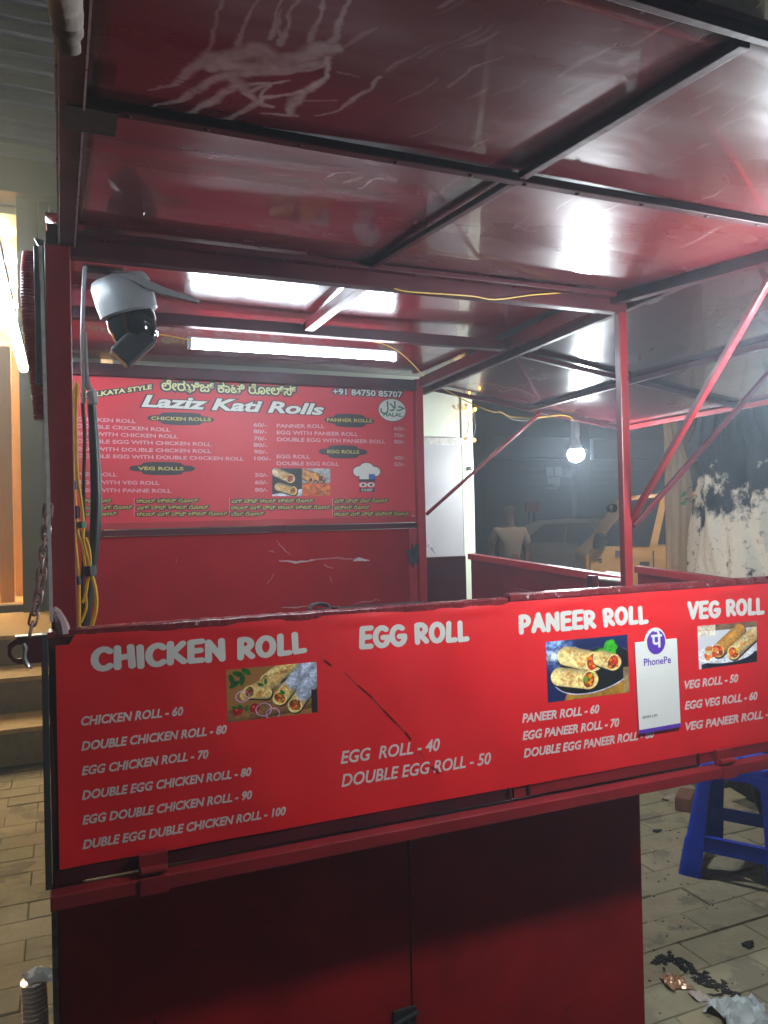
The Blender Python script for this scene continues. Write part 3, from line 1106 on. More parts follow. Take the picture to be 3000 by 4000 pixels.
mrect((-35, -26), (36, -8), M['blackprint'], .0012)
mrect((-31, -22), (32, -6), M['offwhite'], .0018)
mrect((8, -22), (34, -2), m_blue, .0022)
mrect((-33, -32), (34, -26), M['blackprint'], .0012)
for dx in (-16, 17):
    disc(MENU, ce + P(dx * s, 0, -44 * s), 16 * s, 9 * s, M['offwhite'], .0008, 'emblem')
    disc(MENU, ce + P(dx * s, 0, -44 * s), 6 * s, 5 * s, M['blackprint'], .0014, 'emblem')
mrect((-32, -72), (32, -57), M['blackprint'], .0008)
place_text(MENU, 'CHEF', ce + P(-24 * s, 0, -69 * s), ce + P(24 * s, 0, -69 * s), 9 * s, M['offwhite'], NB, lift=.0014, bevel=.02)

# ------------------------------------------------------------------ front board (lower flap, raised)
BY = 1.53
xl = onY(188, 2480, BY).x
bt = onY(200, 2469, BY).z
bbm = onY(1000, 3257, BY).z
JX = onY(1988, 2345, BY).x
XE = 2.02
board = MB()
board.box((xl, BY + .0015, .845), (JX - .002, BY + .028, bt + .001)).build('board_frame', ed, ST, bevel=.002)
MB().box((JX + .002, BY + .0015, .845), (XE, BY + .028, bt + .008)).build('board_frame', en, ST, bevel=.002)
rb = random.Random(2)


def edge_lip(xa, xb, z, seed):
    rr = random.Random(seed)
    n = 40
    b = MB()
    vs, fs = [], []
    for i in range(n + 1):
        x = xa + (xb - xa) * i / n
        w = rr.uniform(-.0007, .0007)
        for (dy, dz) in ((-.0015, -.012), (-.003, 0), (.006, .003), (.03, .002)):
            vs.append(P(x, BY + dy + w, z + dz + w))
    for i in range(n):
        for k in range(3):
            fs.append((i * 4 + k, i * 4 + k + 1, (i + 1) * 4 + k + 1, (i + 1) * 4 + k))
    return b.add(vs, fs).build('board_edge', mat('worn_edge_enamel_%d' % seed, (.2, .02, .025), (.13, .014, .018), rough=.2, r2=.35, scale=18, bump=.002, bscale=60, wear=(.5, .42, .42), wscale=40, wthr=.62), ST, smooth=True)


edge_lip(xl, JX - .003, bt + .001, 1)
edge_lip(JX + .003, XE, bt + .009, 2)


def sticker(u, v):
    x = xl + .012 + (XE - xl - .016) * u
    top = bt - .006 - .004 * math.exp(-((u - .1) * 14) ** 2)
    z = bbm + (top - bbm) * v
    if v > .93 and u < .012:
        z = bbm + (top - bbm) * (.93 + (v - .93) * .4)
    return P(x, BY - .001 - wave(x, z), z)


def wave(x, z):
    v = (z - bbm) / (bt - .006 - bbm)
    w = .0012 * math.sin(x * 9 + 2 * z) * math.sin(z * 11 + x) + .0006 * math.sin(x * 31 + z * 17)
    w += .0022 * math.exp(-((x - xl - .02) / .02) ** 2) * .6
    w += .003 * math.exp(-((x - onY(620, 3330, BY).x) / .07) ** 2 - ((v - .02) / .05) ** 2)
    w += .003 * math.exp(-((x - onY(2850, 2960, BY).x) / .12) ** 2 - ((v - .04) / .06) ** 2)
    w += .0015 * math.exp(-((v - .97) / .03) ** 2) * (1 + math.sin(x * 24))
    return max(w, -.0008)


b = MB()
b.grid(sticker, 180, 60)
BOARD = b.build('menu_sign', M['vinyl'], ST, smooth=True)
SBY = BY - .001


def bt_(t, a, e, cap, m='pinkwhite', **k):
    p, q = onY(a[0], a[1], SBY), onY(e[0], e[1], SBY)
    s1 = p_scale(a, SBY)
    return place_text(BOARD, t, p, q, 1.06 * cap * s1, M[m], NB, lift=.0003, bevel=k.pop('bevel', .036), shear=.22, snap=wave, **k)


for t, a, e, cp in (('CHICKEN ROLL', (356, 2628), (1195, 2556), 93), ('EGG ROLL', (1401, 2537), (1831, 2506), 86), ('PANEER ROLL', (2026, 2481), (2529, 2438), 76), ('VEG ROLL', (2687, 2422), (2985, 2401), 68)):
    heading(BOARD, t, onY(a[0], a[1], SBY), onY(e[0], e[1], SBY), 1.08 * cp * p_scale(a, SBY), M['offwhite'], NB, snap=wave)
for t, a, e, cp in (('CHICKEN ROLL - 60', (316, 2834), (716, 2793), 31), ('DOUBLE CHICKEN ROLL - 80', (317, 2932), (886, 2863), 31), ('EGG CHICKEN ROLL - 70', (318, 3029), (814, 2960), 31),
                    ('DOUBLE EGG CHICKEN ROLL - 80', (319, 3125), (981, 3028), 31), ('EGG DOUBLE CHICKEN ROLL - 90', (321, 3222), (984, 3118), 31), ('DUBLE EGG DUBLE CHICKEN ROLL - 100', (322, 3318), (1116, 3181), 31),
                    ('PANEER ROLL - 60', (2039, 2823), (2342, 2784), 30), ('EGG PANEER ROLL - 70', (2040, 2891), (2420, 2837), 30), ('DOUBLE EGG PANEER ROLL - 80', (2044, 2959), (2556, 2880), 30),
                    ('VEG ROLL - 50', (2673, 2691), (2885, 2663), 28), ('EGG VEG ROLL - 60', (2675, 2772), (2959, 2731), 28), ('VEG PANEER ROLL - 80', (2678, 2854), (3045, 2794), 28)):
    bt_(t, a, e, cp)
bt_('EGG  ROLL - 40', (1330, 2984), (1719, 2930), 44, bevel=.022)
bt_('DOUBLE EGG ROLL - 50', (1333, 3074), (1918, 2983), 44, bevel=.022)
for fn, cs in ((pic_chicken, ((888, 2822), (1241, 2782), (1236, 2585), (883, 2617))), (pic_paneer, ((2140, 2745), (2458, 2704), (2449, 2478), (2132, 2508))), (pic_veg, ((2730, 2615), (2958, 2585), (2956, 2426), (2725, 2446)))):
    picture(BOARD, fn(), [onY(x, y, SBY) for x, y in cs], snap=wave, lift=.0003)
# the tear in the vinyl: dark sliver with a curled pale lip
cr = [(1266, 2577, 2), (1300, 2600, 3), (1345, 2628, 4), (1400, 2678, 4), (1455, 2728, 5), (1500, 2775, 5), (1550, 2826, 5), (1579, 2860, 4), (1606, 2890, 3), (1639, 2933, 3), (1663, 2963, 4), (1690, 2992, 2), (1717, 3020, 1)]
b = MB()
b2 = MB()
vs, vs2 = [], []
for i, (x, y, w) in enumerate(cr):
    w *= (.2 + .4 * rb.random())
    x += rb.uniform(-4, 4)
    vs += [onY(x - w * .6, y + w * .7, SBY - .0004), onY(x + w * .6, y - w * .7, SBY - .0004)]
    vs2 += [onY(x + w * .5, y - w * .6, SBY - .0006), onY(x + w * 1.5, y - w * 1.6, SBY - .0028)]
fs = [(2 * i, 2 * i + 1, 2 * i + 3, 2 * i + 2) for i in range(len(cr) - 1) if i not in (1, 8, 10)]
b.add(vs, fs).build('vinyl_tear', mat('torn_edge', (.1, .012, .012), rough=.8), BOARD)
b2.add(vs2, [f for i, f in enumerate(fs) if i % 2 == 0]).build('vinyl_tear', M['vinyl'], BOARD)

# bottom rail of the counter and hinges
RY = 1.497
rail_t, rail_b = onY(1000, 3351, RY).z, onY(1000, 3406, RY).z
m_rail = mat('worn_rail_enamel', (.26, .014, .018), (.17, .01, .014), rough=.3, r2=.45, scale=7, bump=.001, bscale=50, wear=(.3, .2, .2), wscale=40, wthr=.7)
MB().box((xl - .004, RY, rail_b), (XE, RY + .034, rail_t)).build('counter_rail', m_rail, ST, bevel=.0025)
MB().box((-.02, RY + .036, rail_b + .004), (XR + .03, 1.6, rail_t - .002)).build('counter_edge', ed, ST)
for px_, w in ((545, .052), (2830, .05)):
    x = onY(px_, 3400, RY).x
    b = MB()
    b.box((x, RY - .004, rail_t - .03), (x + w, RY - .0005, rail_t + .002))
    b.box((x, RY + .012, rail_t + .001), (x + w, RY + .026, rail_t + .04))
    b.tube([(x + .003, RY + .006, rail_t + .012), (x + w - .003, RY + .006, rail_t + .012)], .0075, 10)
    b.build('hinge', m_rail, ST, bevel=.001)
for px_ in (2060, 2725, 1985):
    x = onY(px_, 3120, BY).x
    MB().box((x, BY - .006, .85), (x + .006, BY + .001, .875)).build('weld_lug', ed, ST, bevel=.001)

# cart body
CY = 1.70
XB = onY(2503, 3300, CY).x
DX = onY(1600, 3500, CY).x
m_body = M['bodyred']
MB().box((-.022, CY, .03), (DX - .002, CY + .004, .80)).build('door', m_body, ST, bevel=.001)
MB().box((DX + .002, CY, .03), (XB, CY + .004, .80)).build('door', m_body, ST, bevel=.001)
b = MB()
b.box((-.026, CY + .005, .03), (-.02, YB, .80))
b.box((XB - .004, CY + .005, .03), (XB, YB, .80))
b.box((-.02, YB - .003, .03), (XB - .004, YB, .80))
b.box((-.02, CY + .005, .03), (XB - .004, YB - .004, .035))
b.build('body_panel', M['enamel_dark'], ST)
MB().box((-.034, CY - .012, .02), (-.0225, CY + .004, .80)).build('corner_strip', mat('scuffed_corner_metal', (.3, .24, .24), (.12, .08, .08), rough=.4, scale=30, metal=.3), ST, bevel=.001)
MB().box((-.03, 1.605, .79), (XB, YB, .818)).build('counter_top', M['enamel_dark'], ST, bevel=.001)
MB().box((xl - .012, BY - .001, .84), (xl - .001, BY + .03, bt - .004)).build('side_return', M['iron'], ST, bevel=.001)
for x in (.02, XB - .06):
    for y in (CY + .03, YB - .08):
        MB().box((x, y, 0), (x + .04, y + .04, .03)).build('leg', M['iron'], ST)
lp = onY(1580, 3965, CY)
b = MB()
b.tube([lp + P(-.04, -.012, -.012), lp + P(.03, -.012, .006)], .005, 8)
b.box(tuple(lp + P(-.03, -.008, -.02)), tuple(lp + P(.028, 0, .018)))
b.tube([lp + P(.0, -.014, 0), lp + P(.006, -.02, -.02)], .004, 6)
b.build('latch', M['iron'], ST)

# side tray flaps on the right, seen over the board
MB().box((1.385, 2.895, .86), (1.585, 2.915, 1.332)).build('tray_end', ed, ST, bevel=.002)


def trayp(ya, yb, za, zb, x=1.6):
    b = MB()
    vs = []
    for xx in (x, x + .02):
        for (y, z) in ((ya, .86), (yb, .86), (yb, zb), (ya, za)):
            vs.append((xx, y, z))
    b.add(vs, [(0, 1, 2, 3), (7, 6, 5, 4), (0, 4, 5, 1), (1, 5, 6, 2), (2, 6, 7, 3), (3, 7, 4, 0)])
    b.build('tray_panel', M['enamel'], ST, bevel=.002)
    b = MB()
    b.bar((x - .008, ya, za - .012), (x - .008, yb, zb - .012), .014, .024)
    b.build('tray_rim', eb, ST, bevel=.0015)


trayp(1.9, 2.88, 1.303, 1.342)
trayp(1.595, 2.14, 1.288, 1.315, 1.85)
MB().bar((1.585, 1.92, 1.19), (1.585, 2.6, 1.21), .02, .03).build('tray_rail', en, ST, bevel=.002)
MB().box((1.40, 1.62, .84), (1.6, 2.88, .86)).build('tray_floor', ed, ST)
TPL = [onZ(x, y, 1.295) for x, y in ((2322, 2262), (2424, 2274), (2424, 2240), (2372, 2234))]
MB().prism(TPL, (0, 0, .004)).build('lid_plate', M['kiosk'], ST)  # cream paint stands in for the bulb's gleam on a steel lid
MB().box((1.33, 1.72, 1.25), (1.352, 1.74, 1.33)).build('latch_block', ed, ST)

# bracket ear on the left of the board
p = onY(108, 2540, BY)
b = MB()
ps = []
zt, zb_ = onY(100, 2488, BY).z, onY(100, 2592, BY).z
xr_, xl_ = xl - .012, onY(30, 2540, BY).x
ri = .013
ce = P(onY(75, 2545, BY).x, BY, (zt + zb_) / 2 - .002)
out = [(xr_, zt), (xl_ + .014, zt)] + [(xl_ + .014 - .014 * math.sin(a), zt - .014 + .014 * math.cos(a)) for a in (.5, 1, 1.57)] + [(xl_ + .014 - .014 * math.cos(a), zb_ + .014 - .014 * math.sin(a)) for a in (0, .6, 1.1, 1.57)] + [(xr_, zb_)]
n = 20
ring_o = []
for k in range(n):
    a = k * math.tau / n
    dx, dz = math.cos(a), math.sin(a)
    tmax = 1e9
    for lo, hi, cpos, dd in ((xl_, xr_, ce.x, dx), (zb_, zt, ce.z, dz)):
        if abs(dd) > 1e-6:
            tmax = min(tmax, ((hi if dd > 0 else lo) - cpos) / dd)
    q = P(ce.x + dx * tmax, BY, ce.z + dz * tmax)
    if q.x < xl_ + .012 and (q.z > zt - .012 or q.z < zb_ + .012):
        q = P(xl_ + .006, BY, min(max(q.z, zb_ + .006), zt - .006))
    ring_o.append(q)
corner = [P(xr_, BY, zt), P(xr_, BY, zb_)]
for y in (0, .005):
    pass
vs = []
for y in (0, .006):
    vs += [q + P(0, y, 0) for q in ring_o] + [ce + P(ri * math.cos(k * math.tau / n), y, ri * math.sin(k * math.tau / n)) for k in range(n)]
fs = []
for k in range(n):
    k2 = (k + 1) % n
    fs += [(k, k2, n + k2, n + k), (2 * n + k2, 2 * n + k, 3 * n + k, 3 * n + k2), (k, 2 * n + k, 2 * n + k2, k2), (n + k2, 3 * n + k2, 3 * n + k, n + k)]
b.add(vs, fs)
b.box((xr_ - .03, BY - .0006, zb_), (xr_, BY + .0066, zt))
b.build('bracket_ear', M['enamel_dark'], ST)
MB().box((xl_ + .012, BY - .001, zt), (xr_ + .002, BY + .022, zt + .002)).build('bracket_lip', M['steel'], ST)

# ------------------------------------------------------------------ chains
def link_mesh(L, w, r, m):
    pts = [Vector((0, w * math.cos(a), L + w * math.sin(a))) for a in np.linspace(0, math.pi, 7)] + [Vector((0, -w * math.cos(a), -L - w * math.sin(a))) for a in np.linspace(0, math.pi, 7)]
    b = MB().tube(pts, r, 6, closed=True)
    o = b.build('t', m, smooth=True)
    me = o.data
    bpy.data.objects.remove(o)
    return me


def chain(name, label, path, pitch, lm, tilt=.5):
    root = thing(name, label, 'chain', path[0])
    L = 0
    seg = []
    for a, b in zip(path[:-1], path[1:]):
        seg.append((L, (b - a).length, a, b))
        L += (b - a).length
    n = int(L / pitch)
    for k in range(n):
        d = (k + .5) * pitch
        for s0, sl, a, b in seg:
            if s0 <= d <= s0 + sl:
                p = a + (b - a) * ((d - s0) / sl)
                q = (b - a).to_track_quat('Z', 'Y')
        o = bpy.data.objects.new('chain_link', lm)
        COL.objects.link(o)
        o.parent = root
        o.location = p - path[0]
        o.rotation_mode = 'QUATERNION'
        o.rotation_quaternion = q @ Matrix.Rotation((math.pi / 2 if k % 2 else 0) + tilt + .2 * math.sin(k), 3, 'Z').to_quaternion()
    return root


lm = link_mesh(.0078, .0068, .0025, M['rusty'])
chain('chain', 'rusty steel chain from left post down to bracket ear of front menu board', [onY(188, 1975, 1.53), onY(182, 2060, 1.528), onY(172, 2160, 1.526), onY(160, 2260, 1.524), onY(146, 2350, 1.522), onY(130, 2420, 1.522), onY(112, 2500, 1.52)], .0195, lm)
lm2 = link_mesh(.009, .007, .0016, M['steel'])
chain('chain', 'thin steel chain beside right end of menu wall, sloping to rear tray', [onY(1648, 2100, 2.93), onY(1675, 2130, 2.93), onY(1708, 2170, 2.93)], .022, lm2)
b = MB()
rg = onY(1641, 2082, 2.93)
b.tube([rg + P(.014 * math.cos(a), 0, .02 * math.sin(a)) for a in np.linspace(0, math.tau, 17)[:-1]], .0015, 6, closed=True)
tag(b.build('key_ring', M['steel'], origin=rg, smooth=True), 'thin wire ring at the upper end of the rear steel chain', 'ring')
# hook hanging in the ear
hk = onY(80, 2540, 1.522)
b = MB()
b.tube([onY(x, y, 1.516) for x, y in ((92, 2515), (100, 2530), (97, 2550), (95, 2570), (103, 2590), (112, 2605), (121, 2606), (122, 2598))], .0035, 8, radii=[.003, .004, .0035, .004, .004, .004, .0035, .002])
tag(b.build('hook', M['steel'], origin=hk, smooth=True), 'bright steel hook through the hole of the left bracket ear', 'hook')
# ring pull behind the board
b = MB()
rc = onY(1250, 2376, 1.66)
b.tube([rc + P(.024 * math.cos(a), .012 * math.sin(a), .009 * math.sin(a)) for a in np.linspace(0, math.tau, 21)[:-1]], .0042, 8, closed=True)
b.tube([rc + P(.024, 0, 0), rc + P(.038, -.03, .001)], .003, 8)
b.build('ring_pull', M['iron'], ST, smooth=True)

# ------------------------------------------------------------------ lamps
m_tube = emis('cool_tube_glow', (.76, .9, 1), TUBE_E)
TL = thing('tube_light', 'lit white LED tube light under stall roof above the back menu', 'tube light', (.64, 2.16, 2.0))
a, e = P(.337, 2.165, 1.994), P(.951, 2.165, 1.997)
MB().tube([a, e], .0125, 12).build('tube', m_tube, TL, smooth=True)
MB().box((a.x - .008, 2.157, 2.0085), (e.x + .008, 2.173, 2.0145)).build('housing', M['whiteplastic'], TL, bevel=.002)
for x in (a.x - .008, e.x):
    MB().box((x, 2.15, 1.98), (x + .008, 2.18, 2.0082)).build('end_cap', M['whiteplastic'], TL, bevel=.002)
TL2 = thing('tube_light', 'lit white tube light at the left picture edge outside the stall', 'tube light', (-.12, 2.3, 2.03))
MB().tube([P(-.118, 1.62, 2.035), P(-.112, 2.87, 2.035)], .014, 12).build('tube', emis('cool_tube_glow_left', (.78, .9, 1), TUBE2_E), TL2, smooth=True)
MB().box((-.128, 1.61, 2.052), (-.104, 2.885, 2.075)).build('housing', M['whiteplastic'], TL2, bevel=.002)


def bulb(label, c, top, e, r=.036):
    """c: centre of the globe, top: height of the cable"""
    root = thing('light_bulb', label, 'bulb', c)
    b = MB()
    b.lathe(c, (0, 0, 1), [(.001, -r)] + [(r * math.cos(a), r * math.sin(a)) for a in np.linspace(-1.2, .55, 9)], 20)
    b.build('globe', emis('led_bulb_glow', (.87, .95, 1), e), root, smooth=True)
    b = MB()
    b.lathe(c, (0, 0, 1), [(r * .86, r * .52), (r * .6, r * 1.3), (r * .42, r * 2.1), (r * .42, r * 2.2), (r * .5, r * 2.25), (r * .5, r * 3.6), (r * .35, r * 4), (.004, r * 4.1)], 16)
    b.build('socket', M['whiteplastic'], root, smooth=True)
    return root


bc = onY(2250, 1774, 2.86)
bulb('lit white LED bulb hanging from right canopy flap before the dark street', bc, 0, BULB_E)
bc2 = P(1.29, .97, 1.79)  # assumed bulb beyond the frame edge, placed to light the front board
bulb('assumed lit LED bulb, out of view, under the outer right corner of the front canopy', bc2, 0, BULB2_E * .4, .053)


def cable(name, label, pts, r, m, cat='cable', n=6, sub=4, radii=None):
    pts = [Vector(p) for p in pts]
    q = []
    for i in range(len(pts) - 1):
        p0, p1, p2, p3 = pts[max(i - 1, 0)], pts[i], pts[i + 1], pts[min(i + 2, len(pts) - 1)]
        for k in range(sub):
            t = k / sub
            q.append(.5 * ((2 * p1) + (p2 - p0) * t + (2 * p0 - 5 * p1 + 4 * p2 - p3) * t * t + (3 * p1 - p0 - 3 * p2 + p3) * t ** 3))
    q.append(pts[-1])
    rr = None
    if radii:
        rr = [radii[min(int(i / sub), len(radii) - 1)] for i in range(len(q))]
    o = MB().tube(q, r, n, radii=rr).build(name, m, origin=pts[0], smooth=True)
    if label:
        tag(o, label, cat)
    return o


cable('bulb_wire', 'thin pale wire running along right canopy edge to the hanging bulb', [onY(x, y, 2.9) for x, y in ((1560, 1390), (1640, 1455), (1700, 1500), (1790, 1550), (1850, 1580), (1915, 1606), (1960, 1612), (2000, 1628), (2090, 1632), (2180, 1622), (2225, 1628), (2243, 1650))], .0022, M['yellowwire'])
cable('wire', 'silvery twisted wire drooping below the rear edge of right canopy', [onY(x, y, 2.93) for x, y in ((1915, 1606), (1935, 1612), (1955, 1606), (1975, 1622), (2000, 1638), (2040, 1643), (2080, 1640), (2110, 1632))], .0022, M['steel'])
cable('wire', 'yellow wire looping under front canopy hinge to black connector', [onY(x, y, 1.53) for x, y in ((1540, 1128), (1600, 1140), (1750, 1150), (1850, 1158), (1935, 1170), (2080, 1152), (2200, 1142), (2320, 1118), (2450, 1104))] + [onY(2560, 1086, 1.48), onY(2650, 1072, 1.44), onY(2724, 1072, 1.4)], .0016, M['yellowwire'])
MB().bar(onY(2730, 1068, 1.38), onY(2900, 1035, 1.28), .014, .014).build('switch', M['blackplastic'], ST, bevel=.002)
cable('wire', 'black wire with clip hanging across lamp reflection on stall roof', [onY(x, y, 2.0) for x, y in ((760, 1140), (860, 1158), (930, 1158), (990, 1148), (1040, 1125), (1085, 1108), (1120, 1098))], .002, M['blackplastic'])
MB().bar(onY(1105, 1104, 2.0), onY(1170, 1088, 2.0), .012, .012).build('wire_clip', M['blackplastic'], ST, bevel=.002)
cable('wire', 'thin yellow wire between security camera and roof tube light', [onY(x, y, 2.12) for x, y in ((610, 1305), (660, 1312), (710, 1322), (752, 1331), (762, 1345))], .0018, M['yellowwire'])
cable('wire', 'thin yellow wire from right tube end to right rear post', [onY(x, y, 2.3) for x, y in ((1360, 1318), (1440, 1332), (1500, 1345), (1555, 1372), (1610, 1420), (1655, 1470))], .0016, M['yellowwire'])

# ------------------------------------------------------------------ security camera
CYD = 1.82
SC = thing('security_camera', 'white dome security camera with black lens ball hanging at left post', 'security camera', onY(520, 1180, CYD))
b = MB()
b.box(tuple(onY(322, 1062, CYD + .05)), tuple(onY(488, 1004, CYD + .05) + P(0, .05, 0)))
b.build('bracket', M['whiteplastic'], SC, bevel=.004)
ax = (onY(478, 1075, CYD) - onY(532, 1240, CYD)).normalized()
ax.y -= .05
base = onY(508, 1232, CYD)
b = MB()
b.lathe(base, ax, [(.058, 0), (.064, .004), (.066, .03), (.0655, .07), (.06, .082), (.03, .09), (.003, .091)], 32)
b.build('housing', M['whiteplastic'], SC, smooth=True)
b = MB()
b.lathe(base, -ax, [(.054, -.002), (.056, .02), (.05, .05), (.035, .075), (.004, .086)], 28)
b.build('lens_ball', mat('smoked_dome', (.01, .012, .013), rough=.1, coat=.5), SC, smooth=True)
b = MB()
q = [onY(525, 1270, CYD - .045), onY(618, 1330, CYD - .05), onY(506, 1432, CYD - .05), onY(430, 1360, CYD - .045)]
b.prism(q, (0, .05, 0))
b.build('lens_hood', M['blackplastic'], SC, bevel=.006)
b = MB()
b.prism([onY(434, 1066, CYD - .07), onY(520, 1068, CYD - .07), onY(640, 1120, CYD - .07), onY(781, 1172, CYD - .07), onY(776, 1182, CYD - .07), onY(630, 1146, CYD - .07), onY(500, 1090, CYD - .07)], (0, .014, 0))
b.build('antenna', mat('grey_plastic', (.2, .21, .22), rough=.5), SC, bevel=.001)
YC = 1.70
cable('cable', 'left white camera cable running down beside stall post', [onY(332, 1040, YC), onY(326, 1150, YC), onY(322, 1300, YC), onY(324, 1420, YC), onY(326, 1500, YC), onY(326, 1575, YC)], .0042, M['whiteplastic'])
cable('cable', 'right white camera cable with moulded plug beside stall post', [onY(332, 1300, YC), onY(336, 1400, YC), onY(343, 1500, YC), onY(355, 1530, YC), onY(364, 1578, YC)], .004, M['whiteplastic'], radii=[.004, .004, .006, .011, .0105])
cable('cable', 'thick black cable hanging behind the yellow wires', [onY(x, y, YC + .01) for x, y in ((358, 1570), (366, 1700), (374, 1850), (376, 1980), (370, 2100), (358, 2230), (345, 2330), (330, 2440), (322, 2560))], .0105, M['blackplastic'], n=10, radii=[.009, .0105, .0115, .0115, .011, .011, .0105, .0105, .0105])
cable('cable', 'thin dark cable behind the left white cable on post', [onY(x, y, YC + .03) for x, y in ((322, 1575), (330, 1700), (326, 1900), (328, 2100), (318, 2300), (310, 2440))], .004, M['blackplastic'])
for lb, pts, r in (('outermost yellow wire along right edge of left stall post', ((300, 1490), (286, 1560), (290, 1720), (289, 1860), (296, 1990), (293, 2080), (301, 2190), (308, 2260), (309, 2400), (310, 2470)), .0034),
                   ('yellow wire with green tape crossing to the black cable', ((303, 1500), (297, 1640), (302, 1850), (316, 1950), (326, 2050), (325, 2110), (345, 2190), (352, 2220)), .0034),
                   ('yellow wire looping over the black cable near its tape', ((334, 2100), (345, 2130), (352, 2170), (352, 2218), (346, 2255), (333, 2330), (322, 2355)), .003),
                   ('short yellow wire bent outward near foot of black cable', ((335, 2320), (338, 2365), (330, 2400), (316, 2432)), .0026),
                   ('thick yellow wire curving right over the red back wall', ((358, 2248), (370, 2290), (376, 2340), (373, 2390), (358, 2445)), .0044),
                   ('yellow wire lying straight beside the outermost one', ((300, 2020), (304, 2080), (318, 2120), (326, 2150), (333, 2210), (348, 2225)), .003)):
    cable('wire', lb, [onY(x, y, YC - .02) for x, y in pts], r, M['yellowwire'])
for lb, a, e, r, m in (('black tape on upper yellow wires', (293, 1878), (295, 1912), .0046, 'blackplastic'), ('brown tape wrapped round outer yellow wires', (298, 1976), (301, 2025), .006, 'enamel_dark'), ('green tape band on yellow wire', (319, 2038), (321, 2062), .0085, 'greentape'), ('dark tape on lower outermost yellow wire', (305, 2250), (308, 2284), .0052, 'blackplastic'), ('black tape knot on black cable', (350, 2210), (354, 2248), .012, 'blackplastic')):
    tag(MB().tube([onY(*a, YC - .02), onY(*e, YC - .02)], r, 8).build('tape', M[m], origin=onY(*a, YC - .02), smooth=True), lb, 'tape')

# pale strip, pipe and hose left of the post
b = MB()
ps = [onY(x, y, 1.524) for x, y in ((157, 960), (165, 1150), (172, 1400), (178, 1600), (186, 1800), (189, 1900), (190, 1990), (192, 2100), (197, 2250), (201, 2430))]
for a, e in zip(ps[:-1], ps[1:]):
    b.bar(a, e, .0062, .003, up=(0, 1, 0))
tag(b.build('metal_strip', mat('pale_chipped_strip', (.5, .46, .44), (.34, .3, .29), rough=.5, scale=60, wear=(.16, .05, .05), wscale=50, wthr=.66), origin=ps[-1]), 'long pale chipped metal strip along the left stall post', 'strip')
b = MB()
b.box(tuple(onY(140, 1500, 1.56)), tuple(onY(172, 962, 1.56) + P(0, .02, 0)))
tag(b.build('cable_duct', M['whiteplastic'], origin=onY(150, 1500, 1.56), bevel=.002), 'white plastic cable duct between red hose and stall post', 'duct')
hp = [onY(x, y, 1.6) for x, y in ((120, 990), (112, 1060), (112, 1150), (118, 1250), (128, 1340), (142, 1430), (155, 1540), (163, 1640))]
q = []
rr = []
for i in range(len(hp) - 1):
    for k in range(16):
        t = k / 16
        q.append(hp[i].lerp(hp[i + 1], t))
        rr.append(.0155 if (k % 2 == 0) else .0135)
q.append(hp[-1])
rr.append(.014)
tag(MB().tube(q, .015, 12, radii=rr).build('corrugated_hose', mat('red_corrugated_plastic', (.6, .05, .06), (.42, .04, .07), rough=.35), origin=hp[-1], smooth=True), 'red corrugated hose hanging left of the stall post', 'hose')
b = MB()
b.prism([onY(x, y, 1.56) for x, y in ((132, 928), (150, 932), (172, 938), (170, 962), (150, 958))], (0, .01, 0))
tag(b.build('clip', M['blackplastic'], origin=onY(150, 950, 1.56)), 'small black clip on top of the white cable duct', 'clip')
# rag wound round the canopy edge at top left
b = MB()
rg = [onY(x, y, Y) for x, y, Y in ((235, -200, .57), (245, -80, .6), (252, 0, .63), (262, 80, .65), (268, 150, .66), (274, 212, .67))]
qs, rr = [], []
for i in range(len(rg) - 1):
    for k in range(4):
        qs.append(rg[i].lerp(rg[i + 1], k / 4))
        rr.append([.0135, .0135, .013, .012, .009, .006][i] * (1 + .03 * math.sin(i * 7 + k * 3)))
qs.append(rg[-1])
rr.append(.002)
b.tube(qs, .02, 14, radii=rr)
tag(b.build('cloth_rag', mat('beige_cloth', (.36, .3, .26), (.25, .21, .19), rough=.95, scale=20, bump=.004, bscale=30, stretch=(1, 1, 1)), origin=rg[0], smooth=True), 'twisted beige rag hanging at top left canopy edge', 'rag')
b = MB()
b.tube([onY(x, y, 1.535) for x, y in ((208, 2375), (220, 2390), (235, 2420), (245, 2450), (248, 2475))], .009, 8, radii=[.005, .008, .01, .012, .012])
for k in range(5):
    b.tube([onY(212 + k * 8 + 9 * math.cos(t), 2392 + k * 17 + 5 * math.sin(t), 1.528) for t in np.linspace(0, math.tau, 9)[:-1]], .002, 5, closed=True)
tag(b.build('wire_binding', mat('pale_pink_binding', (.42, .28, .28), (.3, .18, .19), rough=.6, scale=60), origin=onY(230, 2430, 1.53), smooth=True), 'pale twisted wire binding at foot of left stall post', 'binding')

# ------------------------------------------------------------------ payment placard on the board
PY = SBY - .006
PP = thing('payment_placard', 'white and purple payment placard hanging on the front menu board', 'placard', onY(2570, 2867, PY))
m_wh = mat('white_acrylic', (.72, .72, .68), (.66, .66, .62), rough=.35)
m_pu = mat('purple_print', (.1, .03, .36), rough=.4)
cs = [onY(x, y, PY) for x, y in ((2498, 2867), (2659, 2839), (2644, 2494), (2480, 2511))]
MB().prism(cs, (0, .004, 0)).build('plate', m_wh, PP)
ce = onY(2563, 2508, PY)
s = p_scale((2563, 2508), PY)
disc(PP, ce, 54 * s, 56 * s, m_wh, -.0036, 'plate_top')
disc(PP, ce + P(0, 0, 0), 45 * s, 47 * s, m_pu, .0004, 'logo')
place_text(PP, 'पे', onY(2543, 2530, PY), onY(2586, 2526, PY), 52 * s, m_wh, NB, lift=.001, bevel=.025)
place_text(PP, 'PhonePe', onY(2515, 2601, PY), onY(2621, 2589, PY), 27 * s, m_pu, NB, lift=.0004, bevel=.015)
